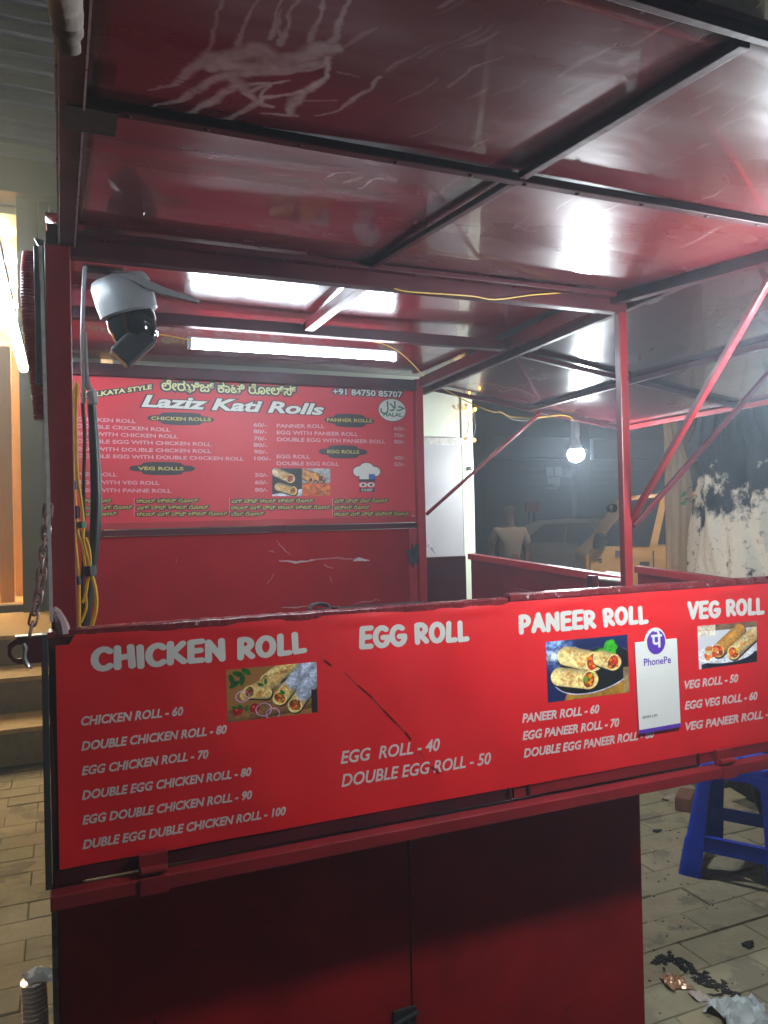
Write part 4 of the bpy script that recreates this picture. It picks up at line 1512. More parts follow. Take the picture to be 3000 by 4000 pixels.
place_text(PP, 'BHIM UPI', onY(2511, 2808, PY), onY(2567, 2800, PY), 11 * s, M['blackprint'], NB, lift=.0004)
pts = [onY(x, y, PY) for x, y in ((2498, 2867), (2659, 2839), (2658, 2824), (2497, 2852))]
MB().prism([p + P(0, -.0005, 0) for p in pts], (0, -.0003, 0)).build('print_band', m_pu, PP)

# ------------------------------------------------------------------ kiosk behind the stall
KY = 3.3
kx1 = onY(1852, 1900, KY).x
KK = thing('kiosk', 'cream metal kiosk with grey door panel standing behind the stall', 'kiosk', (1.2, 3.8, 0))
kx = onY(1808, 1900, KY).x
MB().box((.2, KY + .01, 0), (kx, 4.3, 2.5)).build('wall', M['kiosk'], KK, bevel=.004)
MB().box((kx + .001, KY, 0), (kx1, KY + .03, 2.5)).build('corner_post', mat('pale_kiosk_trim', (.68, .7, .55), rough=.35), KK, bevel=.003)
dx1 = onY(1806, 1900, KY - .01).x
zt = onY(1750, 1712, KY).z
MB().box((.9, KY - .012, .3), (dx1, KY + .009, zt)).build('door', M['kiosk2'], KK, bevel=.003)
MB().box((.9, KY - .016, zt - .035), (dx1, KY - .0125, zt + .001)).build('taped_edge', M['tape'], KK)
b = MB()
pz = onY(1835, 1830, KY - .006)
b.lathe(pz, (0, -1, 0), [(.012, 0), (.012, .008), (.006, .014), (.001, .015)], 12)
b.build('bolt', M['steel'], KK, smooth=True)

# string of amber LEDs
SL = thing('string_light', 'amber LED string light on white wire at kiosk corner', 'string light', onY(1855, 1600, 3.26))
m_am = emis('amber_led', (1, .42, .05), 30)
for x, y in ((1822, 1610), (1840, 1608), (1856, 1600), (1853, 1720)):
    c_ = onY(x, y, 3.26)
    b = MB()
    b.lathe(c_, (0, 0, 1), [(.001, -.007), (.006, -.003), (.007, .002), (.004, .007), (.001, .009)], 8)
    b.build('led', m_am, SL, smooth=True)
MB().tube([onY(x, y, 3.27) for x, y in ((1820, 1614), (1850, 1606), (1852, 1640), (1858, 1670), (1850, 1700), (1852, 1722))], .0028, 6).build('cord', M['whiteplastic'], SL, smooth=True)

# ------------------------------------------------------------------ shop on the left with its steps
STY = 5.34
SP = thing('steps', 'three wide stone steps with tan treads leading up to the lit shop', 'steps', (-2, STY, 0))
m_tread = mat('tan_granite_tread', (.46, .29, .1), (.36, .22, .075), rough=.45, r2=.6, scale=14, bump=.001, bscale=60, wear=(.2, .14, .08), wscale=30, wthr=.66)
m_riser = mat('dark_granite_riser', (.2, .15, .09), (.13, .1, .06), rough=.6, r2=.75, scale=18, bump=.001, bscale=80)
for y0, y1, z0_, z1_ in ((STY, 5.80, 0, .236), (5.78, 6.30, .236, .477), (6.28, 8.2, .477, .70)):
    MB().box((-5, y0 + .02, z0_), (1.15, y1 + .02, z1_ - .031)).build('riser', m_riser, SP)
    for k in range(6):
        MB().box((-5 + k * 1.025 + .002, y0, z1_ - .03), (-5 + (k + 1) * 1.025 - .002, y1, z1_)).build('tread', m_tread, SP, bevel=.004)
SH = thing('shop', 'lit shop with dark column, glass front, white ceiling and yellow interior', 'shop', (-2, 8, 0))
m_col = mat('dark_column', (.03, .028, .03), (.022, .02, .022), rough=.5, scale=6, bump=.001)
m_wood = mat('pale_wood', (.72, .36, .08), (.62, .29, .06), rough=.5, stretch=(8, 8, .5), scale=6)
m_shopwall = mat('ochre_shop_wall', (.7, .36, .07), (.64, .31, .05), rough=.7, scale=2)
m_ceil = mat('white_ceiling', (.7, .7, .66), (.62, .62, .58), rough=.4)
cx0, cx1 = dep(92, 2390, 7.15), dep(176, 2390, 7.15)
MB().box((cx0.x, 7.85, .70), (cx1.x, 8.08, 4.55)).build('column', m_col, SH, bevel=.004)
MB().box((cx1.x + .002, 7.9, .70), (cx1.x + .09, 8.08, 4.55)).build('door_frame', m_col, SH)
MB().box((-5, 7.95, .70), (cx0.x - .004, 8.1, .765)).build('threshold', m_col, SH)
MB().box((cx1.x + .1, 7.95, .70), (3.5, 8.15, 4.6)).build('wall', m_col, SH)
MB().box((-5, 7.8, 4.58), (3.5, 8.15, 4.9)).build('lintel', mat('steel_lintel', (.05, .055, .07), rough=.5), SH, bevel=.01)
m_shut = mat('blue_grey_shutter', (.13, .2, .31), (.1, .155, .25), rough=.38, r2=.55, metal=.2, scale=3)  # blue deepened to carry the bluish lens veil over the slats
for k in range(22):
    b = MB()
    z = 4.92 + k * .16
    b.add([(-5, 7.78 - .03 * (k % 2), z), (3.5, 7.78 - .03 * (k % 2), z), (3.5, 7.74, z + .08), (3.5, 7.80, z + .155), (-5, 7.80, z + .155), (-5, 7.74, z + .08)], [(0, 1, 2, 5), (5, 2, 3, 4)])
    b.build('shutter_slat', m_shut, SH)
b = MB()
b.box((-5, 8.1, .62), (3.4, 13.5, .755))
b.build('floor', mat('ochre_floor', (.5, .33, .12), rough=.4), SH)
MB().box((-5, 13.4, .75), (3.4, 13.5, 4.6)).build('back_wall', m_shopwall, SH)
MB().box((3.3, 8.16, .75), (3.4, 13.4, 4.6)).build('wall', m_shopwall, SH)
MB().box((-5.1, 8.16, .75), (-5, 13.4, 4.6)).build('wall', m_shopwall, SH)
MB().box((-5, 8.16, 4.5), (3.3, 13.4, 4.57)).build('ceiling', m_ceil, SH)
m_pan = emis('shop_ceiling_lamp', (1, .78, .46), 330)
for i in range(5):
    for x in (-3.6, -2.0, -.75, .6):
        MB().box((x - .3, 8.6 + i * .95, 4.47), (x + .3, 8.68 + i * .95, 4.495)).build('ceiling_lamp', m_pan, SH)
MB().box((-5, 8.02, .77), (-1.9, 8.03, 4.57)).build('glass', mat('shop_glass', (.9, .95, .93), rough=.02, trans=1.0, spec=.3), SH)
for (xa, xb, ya, yb, t, nm, mm) in ((2, 38, 1345, 2368, 7.5, 'door_stile', m_wood), (60, 90, 1345, 2300, 8.2, 'shelf_post', m_wood)):
    p, q = dep(xa, yb, t), dep(xb, ya, t)
    MB().box((p.x, p.y, .76), (q.x, p.y + .06, q.z)).build(nm, mm, SH, bevel=.004)
SU = thing('shelf_unit', 'orange wooden shelf unit with stacked goods inside the lit shop', 'shelf', dep(40, 2360, 8.4))
p, q = dep(5, 2350, 8.6), dep(92, 2250, 8.6)
MB().box((p.x - 1, p.y, .76), (q.x + .2, p.y + .4, 1.05)).build('cabinet', mat('orange_cabinet', (.68, .34, .07), (.6, .28, .05), rough=.5), SU, bevel=.005)
MB().box((p.x - 1, p.y + .38, 1.05), (q.x + .2, p.y + .4, 3.4)).build('back_board', mat('gold_board', (.68, .44, .12), rough=.5), SU)
rr = random.Random(4)
for k in range(9):
    z = 1.35 + k * .22
    MB().box((p.x - 1, p.y + .08, z), (q.x + .2, p.y + .378, z + .02)).build('shelf', m_wood, SU)
gm = [mat('boxed_goods_%s' % n, c, rough=.5) for n, c in (('white', (.65, .6, .5)), ('gold', (.6, .4, .1)), ('brown', (.2, .1, .04)), ('cream', (.6, .5, .3)))]
for k in range(8):
    for j in range(7):
        z = 1.371 + k * .22
        x = q.x + .15 - j * .085 - rr.uniform(0, .02)
        h = rr.uniform(.08, .17)
        gi = rr.randrange(4)
        tag(MB().box((x - .07, p.y + .12, z), (x, p.y + .3, z + h)).build('goods_box', gm[gi], origin=(x, p.y + .12, z)), '%s packet, %s, %s shelf of the lit shop unit' % (('white', 'gold', 'brown', 'cream')[gi], ('rightmost', 'second from right', 'third from right', 'middle', 'fifth from right', 'sixth from right', 'leftmost')[j], ('lowest', 'second lowest', 'third lowest', 'fourth lowest', 'fourth highest', 'third highest', 'second highest', 'highest')[k]), 'packet', 'packets on the shop shelves')

# ------------------------------------------------------------------ whitewashed tree
TR = thing('whitewashed_tree', 'huge old tree trunk with patchy white limewash beside the road', 'tree', TREE)


def tn(a, z):
    return (.05 * math.sin(3 * a + z * 1.1) + .035 * math.sin(5 * a + 2 + z * 2.3) + .02 * math.sin(9 * a - z * 3.1) + .013 * math.sin(17 * a + z * 7) + .008 * math.sin(29 * a + z * 13))


def trunk(u, v):
    a = u * math.tau
    z = -.02 + 3.6 * v
    r = .55 + .25 * math.exp(-z * 3.2) - .035 * z + tn(a, z)
    return TREE + P(.04 * z + r * math.cos(a), r * math.sin(a), z)


m_bark = mat('limewashed_bark', (.022, .019, .018), (.012, .011, .01), rough=.95, scale=9, bump=.012, bscale=16, detail=8, spec=.2)
nt = m_bark.node_tree
N, L = nt.nodes, nt.links
tc = N.new('ShaderNodeTexCoord')
sp = N.new('ShaderNodeSeparateXYZ')
L.new(tc.outputs['Object'], sp.inputs[0])
n1 = N.new('ShaderNodeTexNoise')
n1.inputs['Scale'].default_value = 5
n1.inputs['Detail'].default_value = 7
n1.inputs['Roughness'].default_value = .65
n2 = N.new('ShaderNodeTexNoise')
n2.inputs['Scale'].default_value = 22
n2.inputs['Detail'].default_value = 6
n2.inputs['Roughness'].default_value = .62
L.new(tc.outputs['Object'], n1.inputs['Vector'])
L.new(tc.outputs['Object'], n2.inputs['Vector'])


def math_node(op, a, b_):
    x = N.new('ShaderNodeMath')
    x.operation = op
    for i, q in enumerate((a, b_)):
        if isinstance(q, (int, float)):
            x.inputs[i].default_value = q
        else:
            L.new(q, x.inputs[i])
    return x.outputs[0]


h1 = math_node('MULTIPLY', n1.outputs['Fac'], 1.5)
edge = math_node('SUBTRACT', math_node('ADD', h1, .88), sp.outputs[2])       # above this height bare bark
e1_ = math_node('MULTIPLY', edge, 8)
e1_.node.use_clamp = True
lowe = math_node('MULTIPLY', math_node('SUBTRACT', sp.outputs[2], math_node('MULTIPLY', n1.outputs['Fac'], .07)), 12)
lowe.node.use_clamp = True
holes = math_node('MULTIPLY', math_node('SUBTRACT', .71, n2.outputs['Fac']), 7)
holes.node.use_clamp = True
wf = math_node('MULTIPLY', math_node('MULTIPLY', e1_, holes), lowe)
b0 = N['Principled BSDF']
old = b0.inputs['Base Color'].links[0].from_socket
mx = N.new('ShaderNodeMix')
mx.data_type = 'RGBA'
L.new(wf, mx.inputs[0])
L.new(old, mx.inputs[6])
mx.inputs[7].default_value = (.74, .66, .54, 1)
L.new(mx.outputs[2], b0.inputs['Base Color'])
b = MB()
b.grid(trunk, 140, 120)
b.build('trunk', m_bark, TR, smooth=True)
m_bark2 = mat('dark_bark', (.06, .05, .042), (.03, .025, .022), rough=.95, scale=12, bump=.012, bscale=30)
rr = random.Random(8)
tips = []
for k in range(7):
    a = k * math.tau / 7 + rr.uniform(-.3, .3)
    pts = [TREE + P(.12, 0, 3.2)]
    d = P(math.cos(a), math.sin(a), 1.1).normalized()
    for i in range(6):
        pts.append(pts[-1] + d * .75)
        d = (d + P(rr.uniform(-.3, .3), rr.uniform(-.3, .3), rr.uniform(-.1, .3))).normalized()
    tips += pts[3:]
    MB().tube(pts, .1, 10, radii=[.26, .2, .16, .12, .09, .06, .03]).build('branch', m_bark2, TR, smooth=True)
m_leaf = mat('tree_leaf', (.03, .075, .02), (.055, .11, .03), rough=.5, scale=2)
b = MB()
for k in range(5200):
    c_ = rr.choice(tips) + P(rr.gauss(0, .55), rr.gauss(0, .55), rr.gauss(0, .4))
    s_ = rr.uniform(.04, .09)
    d = P(rr.gauss(0, 1), rr.gauss(0, 1), rr.gauss(0, .6)).normalized()
    e = d.orthogonal().normalized()
    b.add([c_ - d * s_, c_ + e * s_ * .5, c_ + d * s_, c_ - e * s_ * .5], [(0, 1, 2, 3)])
b.build('crown', m_leaf, TR)
# aerial roots and shoots hanging in front of the dark bark
for k in range(9):
    x = rr.uniform(2720, 3000)
    p = dep(x, rr.uniform(1560, 1640), 4.0)
    pts = [p + P(0, 0, .2)]
    for i in range(5):
        pts.append(pts[-1] + P(rr.uniform(-.03, .03), rr.uniform(-.03, .03), -rr.uniform(.05, .1)))
    MB().tube(pts, .006, 6, radii=[.008, .007, .007, .005, .004, .002]).build('twig', m_bark2, TR, smooth=True)

# slender pale trunk in front of the van
pt0 = dep(2655, 2300, 6.0)
T2 = thing('slender_tree', 'slender pale smooth tree trunk between yellowish van and white tree', 'tree', (pt0.x, pt0.y, 0))
prof = [(2655, 3250, .30), (2652, 2500, .2), (2648, 2240, .165), (2652, 2050, .185), (2652, 1900, .19), (2640, 1780, .15), (2622, 1680, .1), (2610, 1560, .085), (2600, 1300, .08), (2590, 900, .075)]
ctr = [dep(x, y, 6.0) for x, y, w in prof]
ctr[0].z = -.02
b = MB()


def trunk2(u, v):
    f = v * (len(prof) - 1)
    i = min(int(f), len(prof) - 2)
    t = f - i
    c_ = ctr[i].lerp(ctr[i + 1], t)
    w = prof[i][2] * (1 - t) + prof[i + 1][2] * t
    a = u * math.tau
    r = w / 2 * (1 + .1 * math.sin(5 * a + c_.z) + .06 * math.sin(11 * a + 2))
    return c_ + P(r * math.cos(a), r * math.sin(a), 0)


b.grid(trunk2, 40, 60)
b.build('trunk', mat('pale_smooth_bark', (.6, .44, .26), (.5, .36, .2), rough=.7, scale=5, stretch=(3, 3, .6), bump=.004, bscale=20), T2, smooth=True)
mg = mat('fresh_leaf', (.08, .3, .07), (.12, .36, .08), rough=.5)
for x, y, a in ((2664, 1936, .5), (2672, 1930, 1.1), (2666, 1968, -.3), (2674, 1962, .9)):
    c_ = dep(x, y, 5.86)
    s_ = .028
    pts = [c_ + R0 * s_ * math.cos(a + t) * k_ + Z0 * s_ * math.sin(a + t) * k_ for t, k_ in ((0, 1), (.9, .55), (2.2, .5), (3.14, .7), (4.0, .5), (5.4, .55))]
    MB().prism(pts, F0 * .002).build('leaf', mg, T2)
for q in (((2674, 1950), (2700, 1945), (2716, 1930)), ((2680, 1935), (2690, 1905), (2712, 1900)), ((2676, 1945), (2700, 1960), (2706, 1966))):
    MB().tube([dep(x, y, 5.84) for x, y in q], .002, 5).build('twig', m_bark2, T2)

# ------------------------------------------------------------------ vehicles


def vehicle(name, label, cat, x0, y0, prof, wins, wid, wheels, mb, sgn=1):
    """side profile in (x, z), nearest side at y0, body reaches to y0+wid"""
    root = thing(name, label, cat, (x0, y0 + wid / 2, 0))
    top = max(z for x, z in prof)
    n = len(prof)
    b = MB()

    def inset(z, k):
        t = max(0, z - 1.0) / (top - 1.0)
        return .05 * k + .13 * t
    vs = []
    for k, yy in ((1, 0), (0, .05), (0, wid - .05), (1, wid)):
        for x, z in prof:
            i_ = inset(z, 0)
            cxm = sum(p[0] for p in prof) / n
            sx = (x - cxm) * (.985 if k else 1) + cxm
            szz = z - (.03 if (k and z > .9) else 0)
            y = y0 + (i_ if yy < wid / 2 else -i_) + yy
            vs.append((x0 + sgn * sx, y, szz))
    fs = [tuple(range(n)), tuple(range(3 * n, 4 * n))[::-1]]
    for r in range(3):
        for i in range(n):
            j_ = (i + 1) % n
            fs.append((r * n + i, r * n + j_, (r + 1) * n + j_, (r + 1) * n + i))
    b.add(vs, fs)
    b.build('body', mb, root, bevel=.02)
    for w in wins:
        b = MB()
        pts = [P(x0 + sgn * x, y0 + .13 * max(0, z - 1.0) / (top - 1.0) - .008, z) for x, z in w]
        b.prism(pts, (0, .012, 0))
        b.build('side_window', M['glassdark'], root)
    for wx, r in wheels:
        for yy in (y0 + .02, y0 + wid - .2):
            b = MB()
            b.lathe(P(x0 + sgn * wx, yy, r), (0, 1, 0), [(r * .62, 0), (r * .9, -.012), (r, .02), (r, .16), (r * .9, .19), (r * .62, .18)], 24)
            w_ = b.build('wheel', M['tyre'], root, smooth=True)
            b = MB()
            b.lathe(P(x0 + sgn * wx, yy - .014, r), (0, 1, 0), [(.03, 0), (r * .3, .004), (r * .6, .0), (r * .62, .02)], 16)
            b.build('hub_cap', M['steel'], w_, smooth=True)
    return root


m_van = mat('beige_van_paint', (.75, .5, .19), (.68, .45, .17), rough=.28, scale=3, coat=.4)


def to_plane(x, y, p0, ang):
    """photo ray met with the vertical plane through p0 along heading ang -> (run, height)"""
    d = ray(x, y)
    ax = P(math.cos(ang), math.sin(ang), 0)
    nn = P(-math.sin(ang), math.cos(ang), 0)
    t = (p0 - CAMP).dot(nn) / d.dot(nn)
    q = CAMP + d * t
    return ((q - p0).dot(ax), q.z)


VA = math.radians(-30)
V0 = dep(2284, 2150, 12.2)
V0.z = 0
VP = lambda *p: [to_plane(x, y, V0, VA) for x, y in p]
wv = VP((2357, 2133), (2537, 2133), (2588, 1940), (2472, 1953), (2362, 2092))
pr = [(0, .35), (.0, .8)] + VP((2292, 2165), (2318, 2140), (2350, 2110), (2470, 1945), (2500, 1932)) + [(2.6, 1.84), (3.1, 1.8), (3.3, 1.6), (3.35, .4)]
van = vehicle('parked_van', 'beige van with dark side window parked behind the slender trunk', 'van', V0.x, V0.y, pr,
              [wv, [(1.12, 1.0), (2.0, 1.0), (2.0, 1.7), (1.3, 1.7)], [(2.12, 1.0), (3.0, 1.0), (3.0, 1.66), (2.12, 1.7)]], 1.5, [(.6, .3), (2.7, .3)], m_van)


def vbox(nm, xa, ya, xb, yb, m, dpt=.02):
    (s0, z0_), (s1, z1_) = VP((xa, yb), (xb, ya))
    MB().box((V0.x + s0, V0.y - dpt, z0_), (V0.x + s1, V0.y + .06, z1_)).build(nm, m, van, bevel=.003)


vbox('vent', 2404, 2150, 2425, 2178, M['blackplastic'])
vbox('door_handle', 2499, 2193, 2536, 2212, M['blackplastic'])
vbox('number_mark', 2330, 2183, 2352, 2189, M['blackplastic'])
vbox('number_mark', 2340, 2193, 2352, 2198, M['blackplastic'])
vbox('door_seam', 2551, 2150, 2554, 2240, M['blackplastic'])
vbox('door_seam', 2304, 2190, 2306, 2240, M['blackplastic'])
(s0, z0_), = VP((2340, 2112))
b = MB()
b.lathe((V0.x + s0, V0.y - .1, z0_), (.2, -.3, 1), [(.02, -.14), (.09, -.12), (.11, 0), (.09, .1), (.02, .13)], 14)
b.build('wing_mirror', M['blackplastic'], van, smooth=True)
# the body was drawn along X with its near face at V0.y: turn it about the front corner
ctr_ = van.location.copy()
off = Matrix.Rotation(VA, 3, 'Z') @ (ctr_ - V0)
van.location = V0 + off
van.rotation_euler = (0, 0, VA)
m_car = mat('silver_car_paint', (.2, .2, .2), (.17, .17, .17), rough=.3, metal=.3, coat=.4)
CA = math.radians(-62)
C0 = dep(1960, 2200, 15.5)
C0.z = 0
car = vehicle('parked_car', 'silver hatchback parked on the dark road beyond the person', 'car', C0.x, C0.y,
              [(0, .35), (0, .85), (.08, 1.02), (.3, 1.2), (.7, 1.38), (1.2, 1.42), (1.8, 1.4), (2.1, 1.34), (2.95, .98), (3.6, .85), (3.85, .65), (3.85, .3)],
              [[(.5, .98), (1.35, .96), (1.35, 1.32), (.9, 1.3)], [(1.42, .96), (2.6, .94), (2.1, 1.26), (1.8, 1.33), (1.42, 1.33)]], 1.6, [(.7, .3), (3.05, .3)], m_car)
b = MB()
b.prism([P(C0.x + 2.17, C0.y + .2, 1.335), P(C0.x + 2.17, C0.y + 1.4, 1.335), P(C0.x + 2.9, C0.y + 1.5, 1.02), P(C0.x + 2.9, C0.y + .1, 1.02)], (.02, 0, .03))
b.build('windscreen', M['glassdark'], car)
ctr_ = car.location.copy()
car.location = C0 + Matrix.Rotation(CA, 3, 'Z') @ (ctr_ - C0)
car.rotation_euler = (0, 0, CA)

# ------------------------------------------------------------------ person


def skin(name, verts, edges, radii, m, parent, root=0, sub=2):
    me = bpy.data.meshes.new(name)
    o0 = parent_loc(parent)
    me.from_pydata([Vector(v) - o0 for v in verts], edges, [])
    o = bpy.data.objects.new('tmp', me)
    COL.objects.link(o)
    sk = o.modifiers.new('s', 'SKIN')
    for i, v in enumerate(me.skin_vertices[0].data):
        r = radii[i]
        v.radius = r if isinstance(r, tuple) else (r, r)
        v.use_root = (i == root)
    o.modifiers.new('ss', 'SUBSURF').levels = sub
    dg = bpy.context.evaluated_depsgraph_get()
    res = bpy.data.meshes.new_from_object(o.evaluated_get(dg))
    bpy.data.objects.remove(o)
    res.materials.clear()
    res.materials.append(m)
    for p_ in res.polygons:
        p_.use_smooth = True
    r = bpy.data.objects.new(name, res)
    COL.objects.link(r)
    r.parent = parent
    r.location = o0 - parent_loc(parent)
    return r


pb = dep(1992, 2150, 10.4)
PR = thing('person', 'person in a white t-shirt standing in the dark beside the silver car', 'person', (pb.x, pb.y, 0))
m_skin = mat('skin', (.09, .045, .03), (.07, .035, .022), rough=.6)


def pp(a, d, z):
    return P(pb.x, pb.y, 0) + R0 * a + F0 * d + P(0, 0, z)


skin('body', [pp(0, 0, .86), pp(0, 0, 1.1), pp(0, 0, 1.27), pp(0, -.01, 1.37), pp(0, -.02, 1.47), pp(0, -.02, 1.56), pp(.17, 0, 1.27), pp(.23, .02, 1.0), pp(.2, -.08, .78), pp(.19, -.11, .7), pp(-.17, 0, 1.27), pp(-.23, .02, 1.0), pp(-.2, -.08, .78), pp(-.19, -.11, .7), pp(.09, 0, .8), pp(.1, -.01, .44), pp(.1, .02, .07), pp(.1, -.14, .035), pp(-.09, 0, .8), pp(-.1, -.01, .44), pp(-.1, .02, .07), pp(-.1, -.14, .035)],
     [(0, 1), (1, 2), (2, 3), (3, 4), (4, 5), (2, 6), (6, 7), (7, 8), (8, 9), (2, 10), (10, 11), (11, 12), (12, 13), (0, 14), (14, 15), (15, 16), (16, 17), (0, 18), (18, 19), (19, 20), (20, 21)],
     [.12, .12, .1, .05, .08, .07, .055, .042, .03, .035, .055, .042, .03, .035, .085, .055, .04, .035, .085, .055, .04, .035], m_skin, PR)
skin('t_shirt', [pp(0, 0, .84), pp(0, 0, 1.08), pp(0, 0, 1.25), pp(0, 0, 1.33), pp(.18, 0, 1.28), pp(.25, .01, 1.1), pp(-.18, 0, 1.28), pp(-.25, .01, 1.1)],
     [(0, 1), (1, 2), (2, 3), (2, 4), (4, 5), (2, 6), (6, 7)], [(.17, .13), (.16, .125), (.15, .12), .07, .075, .065, .075, .065], mat('white_cotton', (.2, .19, .185), rough=.9), PR)
skin('trousers', [pp(0, 0, .88), pp(.1, 0, .78), pp(.105, -.01, .44), pp(.105, .02, .12), pp(-.1, 0, .78), pp(-.105, -.01, .44), pp(-.105, .02, .12)],
     [(0, 1), (1, 2), (2, 3), (0, 4), (4, 5), (5, 6)], [.14, .1, .075, .06, .1, .075, .06], mat('dark_denim', (.02, .022, .03), rough=.9), PR)
skin('hair', [pp(0, -.045, 1.5), pp(0, -.03, 1.57), pp(0, -.01, 1.62)], [(0, 1), (1, 2)], [.075, .088, .06], mat('black_hair', (.01, .009, .008), rough=.6), PR)

# ------------------------------------------------------------------ dark buildings beyond the road
BD = thing('dark_building', 'dark closed building across the road with notices on its shutters', 'building', (12, 17, 0))
m_bd = mat('dim_teal_wall', (.022, .036, .042), (.014, .026, .03), rough=.8, scale=1.2, bump=.01, bscale=6)
m_sd = mat('dim_shutter', (.018, .028, .032), (.012, .02, .024), rough=.5)
MB().box((1.5, 17, 0), (34, 24, 8.5)).build('wall', m_bd, BD)
for k in range(9):
    x = 3.2 + k * 3.2
    MB().box((x - .25, 16.8, 0), (x + .25, 16.998, 8.5)).build('pilaster', m_bd, BD, bevel=.02)
    for j_ in range(14):
        MB().box((x + .3, 16.93 - .02 * (j_ % 2), .1 + j_ * .2), (x + 2.9, 16.995, .285 + j_ * .2)).build('shutter_slat', m_sd, BD)
    MB().box((x + .27, 16.7, 2.95), (x + 2.93, 16.996, 3.5)).build('sign_board', mat('dull_signboard_%d' % k, ((.06, .09, .09), (.09, .04, .04), (.05, .06, .09))[k % 3], rough=.6), BD, bevel=.02)
    for zz in (4.4, 6.2):
        f = MB().box((x + .9, 16.94, zz), (x + 2.3, 16.997, zz + 1.2)).build('window', m_sd, BD, bevel=.01)
        MB().box((x + .98, 16.925, zz + .08), (x + 1.58, 16.938, zz + 1.12)).build('pane', M['glassdark'], f)
        MB().box((x + 1.62, 16.925, zz + .08), (x + 2.22, 16.938, zz + 1.12)).build('pane', M['glassdark'], f)
NL = iter(('upper left pale notice of the cluster on far shutters', 'upper right pale notice of the cluster on far shutters', 'lower left pale notice of the cluster on far shutters', 'tall lower right pale notice of the cluster on far shutters', 'narrow bottom strip notice under the cluster on far shutters'))
for (xa, ya, xb, yb) in ((2136, 1826, 2160, 1860), (2166, 1824, 2192, 1858), (2138, 1866, 2160, 1890), (2164, 1864, 2186, 1900), (2136, 1904, 2176, 1910)):
    p, q = onY(xa, yb, 16.9), onY(xb, ya, 16.9)
    tag(MB().box((p.x, 16.88, p.z), (q.x, 16.9, q.z)).build('notice', mat('faded_notice', (.2, .23, .25), (.13, .15, .17), rough=.8, scale=30), origin=p), next(NL), 'notice', 'notices on far shutters')
p, q = onY(2056, 1998, 12.9), onY(2106, 1960, 12.9)
sg = thing('signboard', 'small dull red signboard behind the silver car', 'sign', (p.x, 12.9, 0))
MB().box((p.x, 12.9, p.z), (q.x, 12.93, q.z)).build('panel', mat('dull_red_panel', (.14, .05, .055), (.1, .03, .04), rough=.7, scale=20), sg, bevel=.004)
MB().box((p.x + .08, 12.931, 0), (p.x + .12, 12.96, q.z)).build('post', m_sd, sg)
MB().box((q.x - .12, 12.931, 0), (q.x - .08, 12.96, q.z)).build('post', m_sd, sg)

# ------------------------------------------------------------------ blue stool


def loc2(lat, d, z=0):
    return F0 * d + R0 * lat + P(0, 0, z)


sa = loc2(1.185, 3.2)
e1s = (R0 * .82 - F0 * .572).normalized()
e2s = (R0 * .572 + F0 * .82).normalized()
HB, HT, SHT = .215, .14, .44
sc_ = sa + e1s * HB + e2s * HB
SO = thing('stool', 'blue plastic stool with open sides standing on the paving', 'stool', sc_)


def spt(a, b_, z):
    return sc_ + e1s * a + e2s * b_ + P(0, 0, z)


def half(z):
    return HB + (HT - HB) * z / SHT


for sx_ in (-1, 1):
    for sy_ in (-1, 1):
        b = MB()
        rings = []
        for z in (0, .012, .14, .15, .3, .40):
            h = half(z) + (.004 if z < .145 else 0)
            w = .088 - .035 * z / .4 + (.006 if z < .145 else 0)
            t = .008
            c_ = .028
            o_ = [(-w, 0), (-c_, 0), (-c_ * .4, -c_ * .12), (-c_ * .12, -c_ * .4), (0, -c_), (0, -w)]
            i_ = [(-t, -w), (-t, -c_ - .002), (-c_ * .4 - t, -c_ * .4 - t * .6), (-c_ - .002, -t), (-w, -t)]
            rings.append([spt(sx_ * (h + x), sy_ * (h + y), z) for x, y in o_ + i_])
        n = len(rings[0])
        vs = [p for r in rings for p in r]
        fs = [tuple(range(n)), tuple(range((len(rings) - 1) * n, len(rings) * n))]
        for i in range(len(rings) - 1):
            for k in range(n):
                fs.append((i * n + k, i * n + (k + 1) % n, (i + 1) * n + (k + 1) % n, (i + 1) * n + k))
        b.add(vs, fs)
        b.build('leg', M['bluestool'], SO, smooth=True, bevel=0)
for k in range(4):
    ca, sa_ = [(1, 0), (0, 1), (-1, 0), (0, -1)][k]

    def rot(a, b_, z):
        return spt(a * ca - b_ * sa_, a * sa_ + b_ * ca, z)
    b = MB()
    z0_, z1_ = .105, .165
    h0, h1_ = half(z0_) - .003, half(z1_) - .003
    L0, L1 = h0 - .055, h1_ - .05
    vs = []
    for (a, bb_, z) in ((-L0 - .03, -h0, z0_ - .025), (-L0 + .01, -h0, z0_), (L0 - .01, -h0, z0_), (L0 + .03, -h0, z0_ - .025), (L1 + .03, -h1_, z1_ + .02), (L1 - .01, -h1_, z1_), (-L1 + .01, -h1_, z1_), (-L1 - .03, -h1_, z1_ + .02)):
        vs.append(rot(a, bb_, z))
    off = rot(0, .007, 0) - rot(0, 0, 0)
    b.prism(vs, off)
    b.add([rot(-L1 + .01, -h1_ - .006, z1_), rot(L1 - .01, -h1_ - .006, z1_), rot(L1 - .01, -h1_ + .012, z1_ + .003), rot(-L1 + .01, -h1_ + .012, z1_ + .003)], [(0, 1, 2, 3)])
    b.build('stretcher', M['bluestool'], SO, bevel=.001)
    b = MB()
    ha, hb_ = half(.34), half(.425)
    vs = []
    for a in np.linspace(-1, 1, 11):
        z = .40 - .075 * max(0, abs(a) - .45) ** 1.4 / .55 ** 1.4
        vs.append(rot(a * (ha - .02), -half(z) + .001, z))
    for a in np.linspace(1, -1, 5):
        vs.append(rot(a * (hb_ - .01), -hb_ + .001, .43))
    b.prism(vs, off)
    b.build('apron', M['bluestool'], SO, bevel=0)
b = MB()
ring = []
R_ = .14
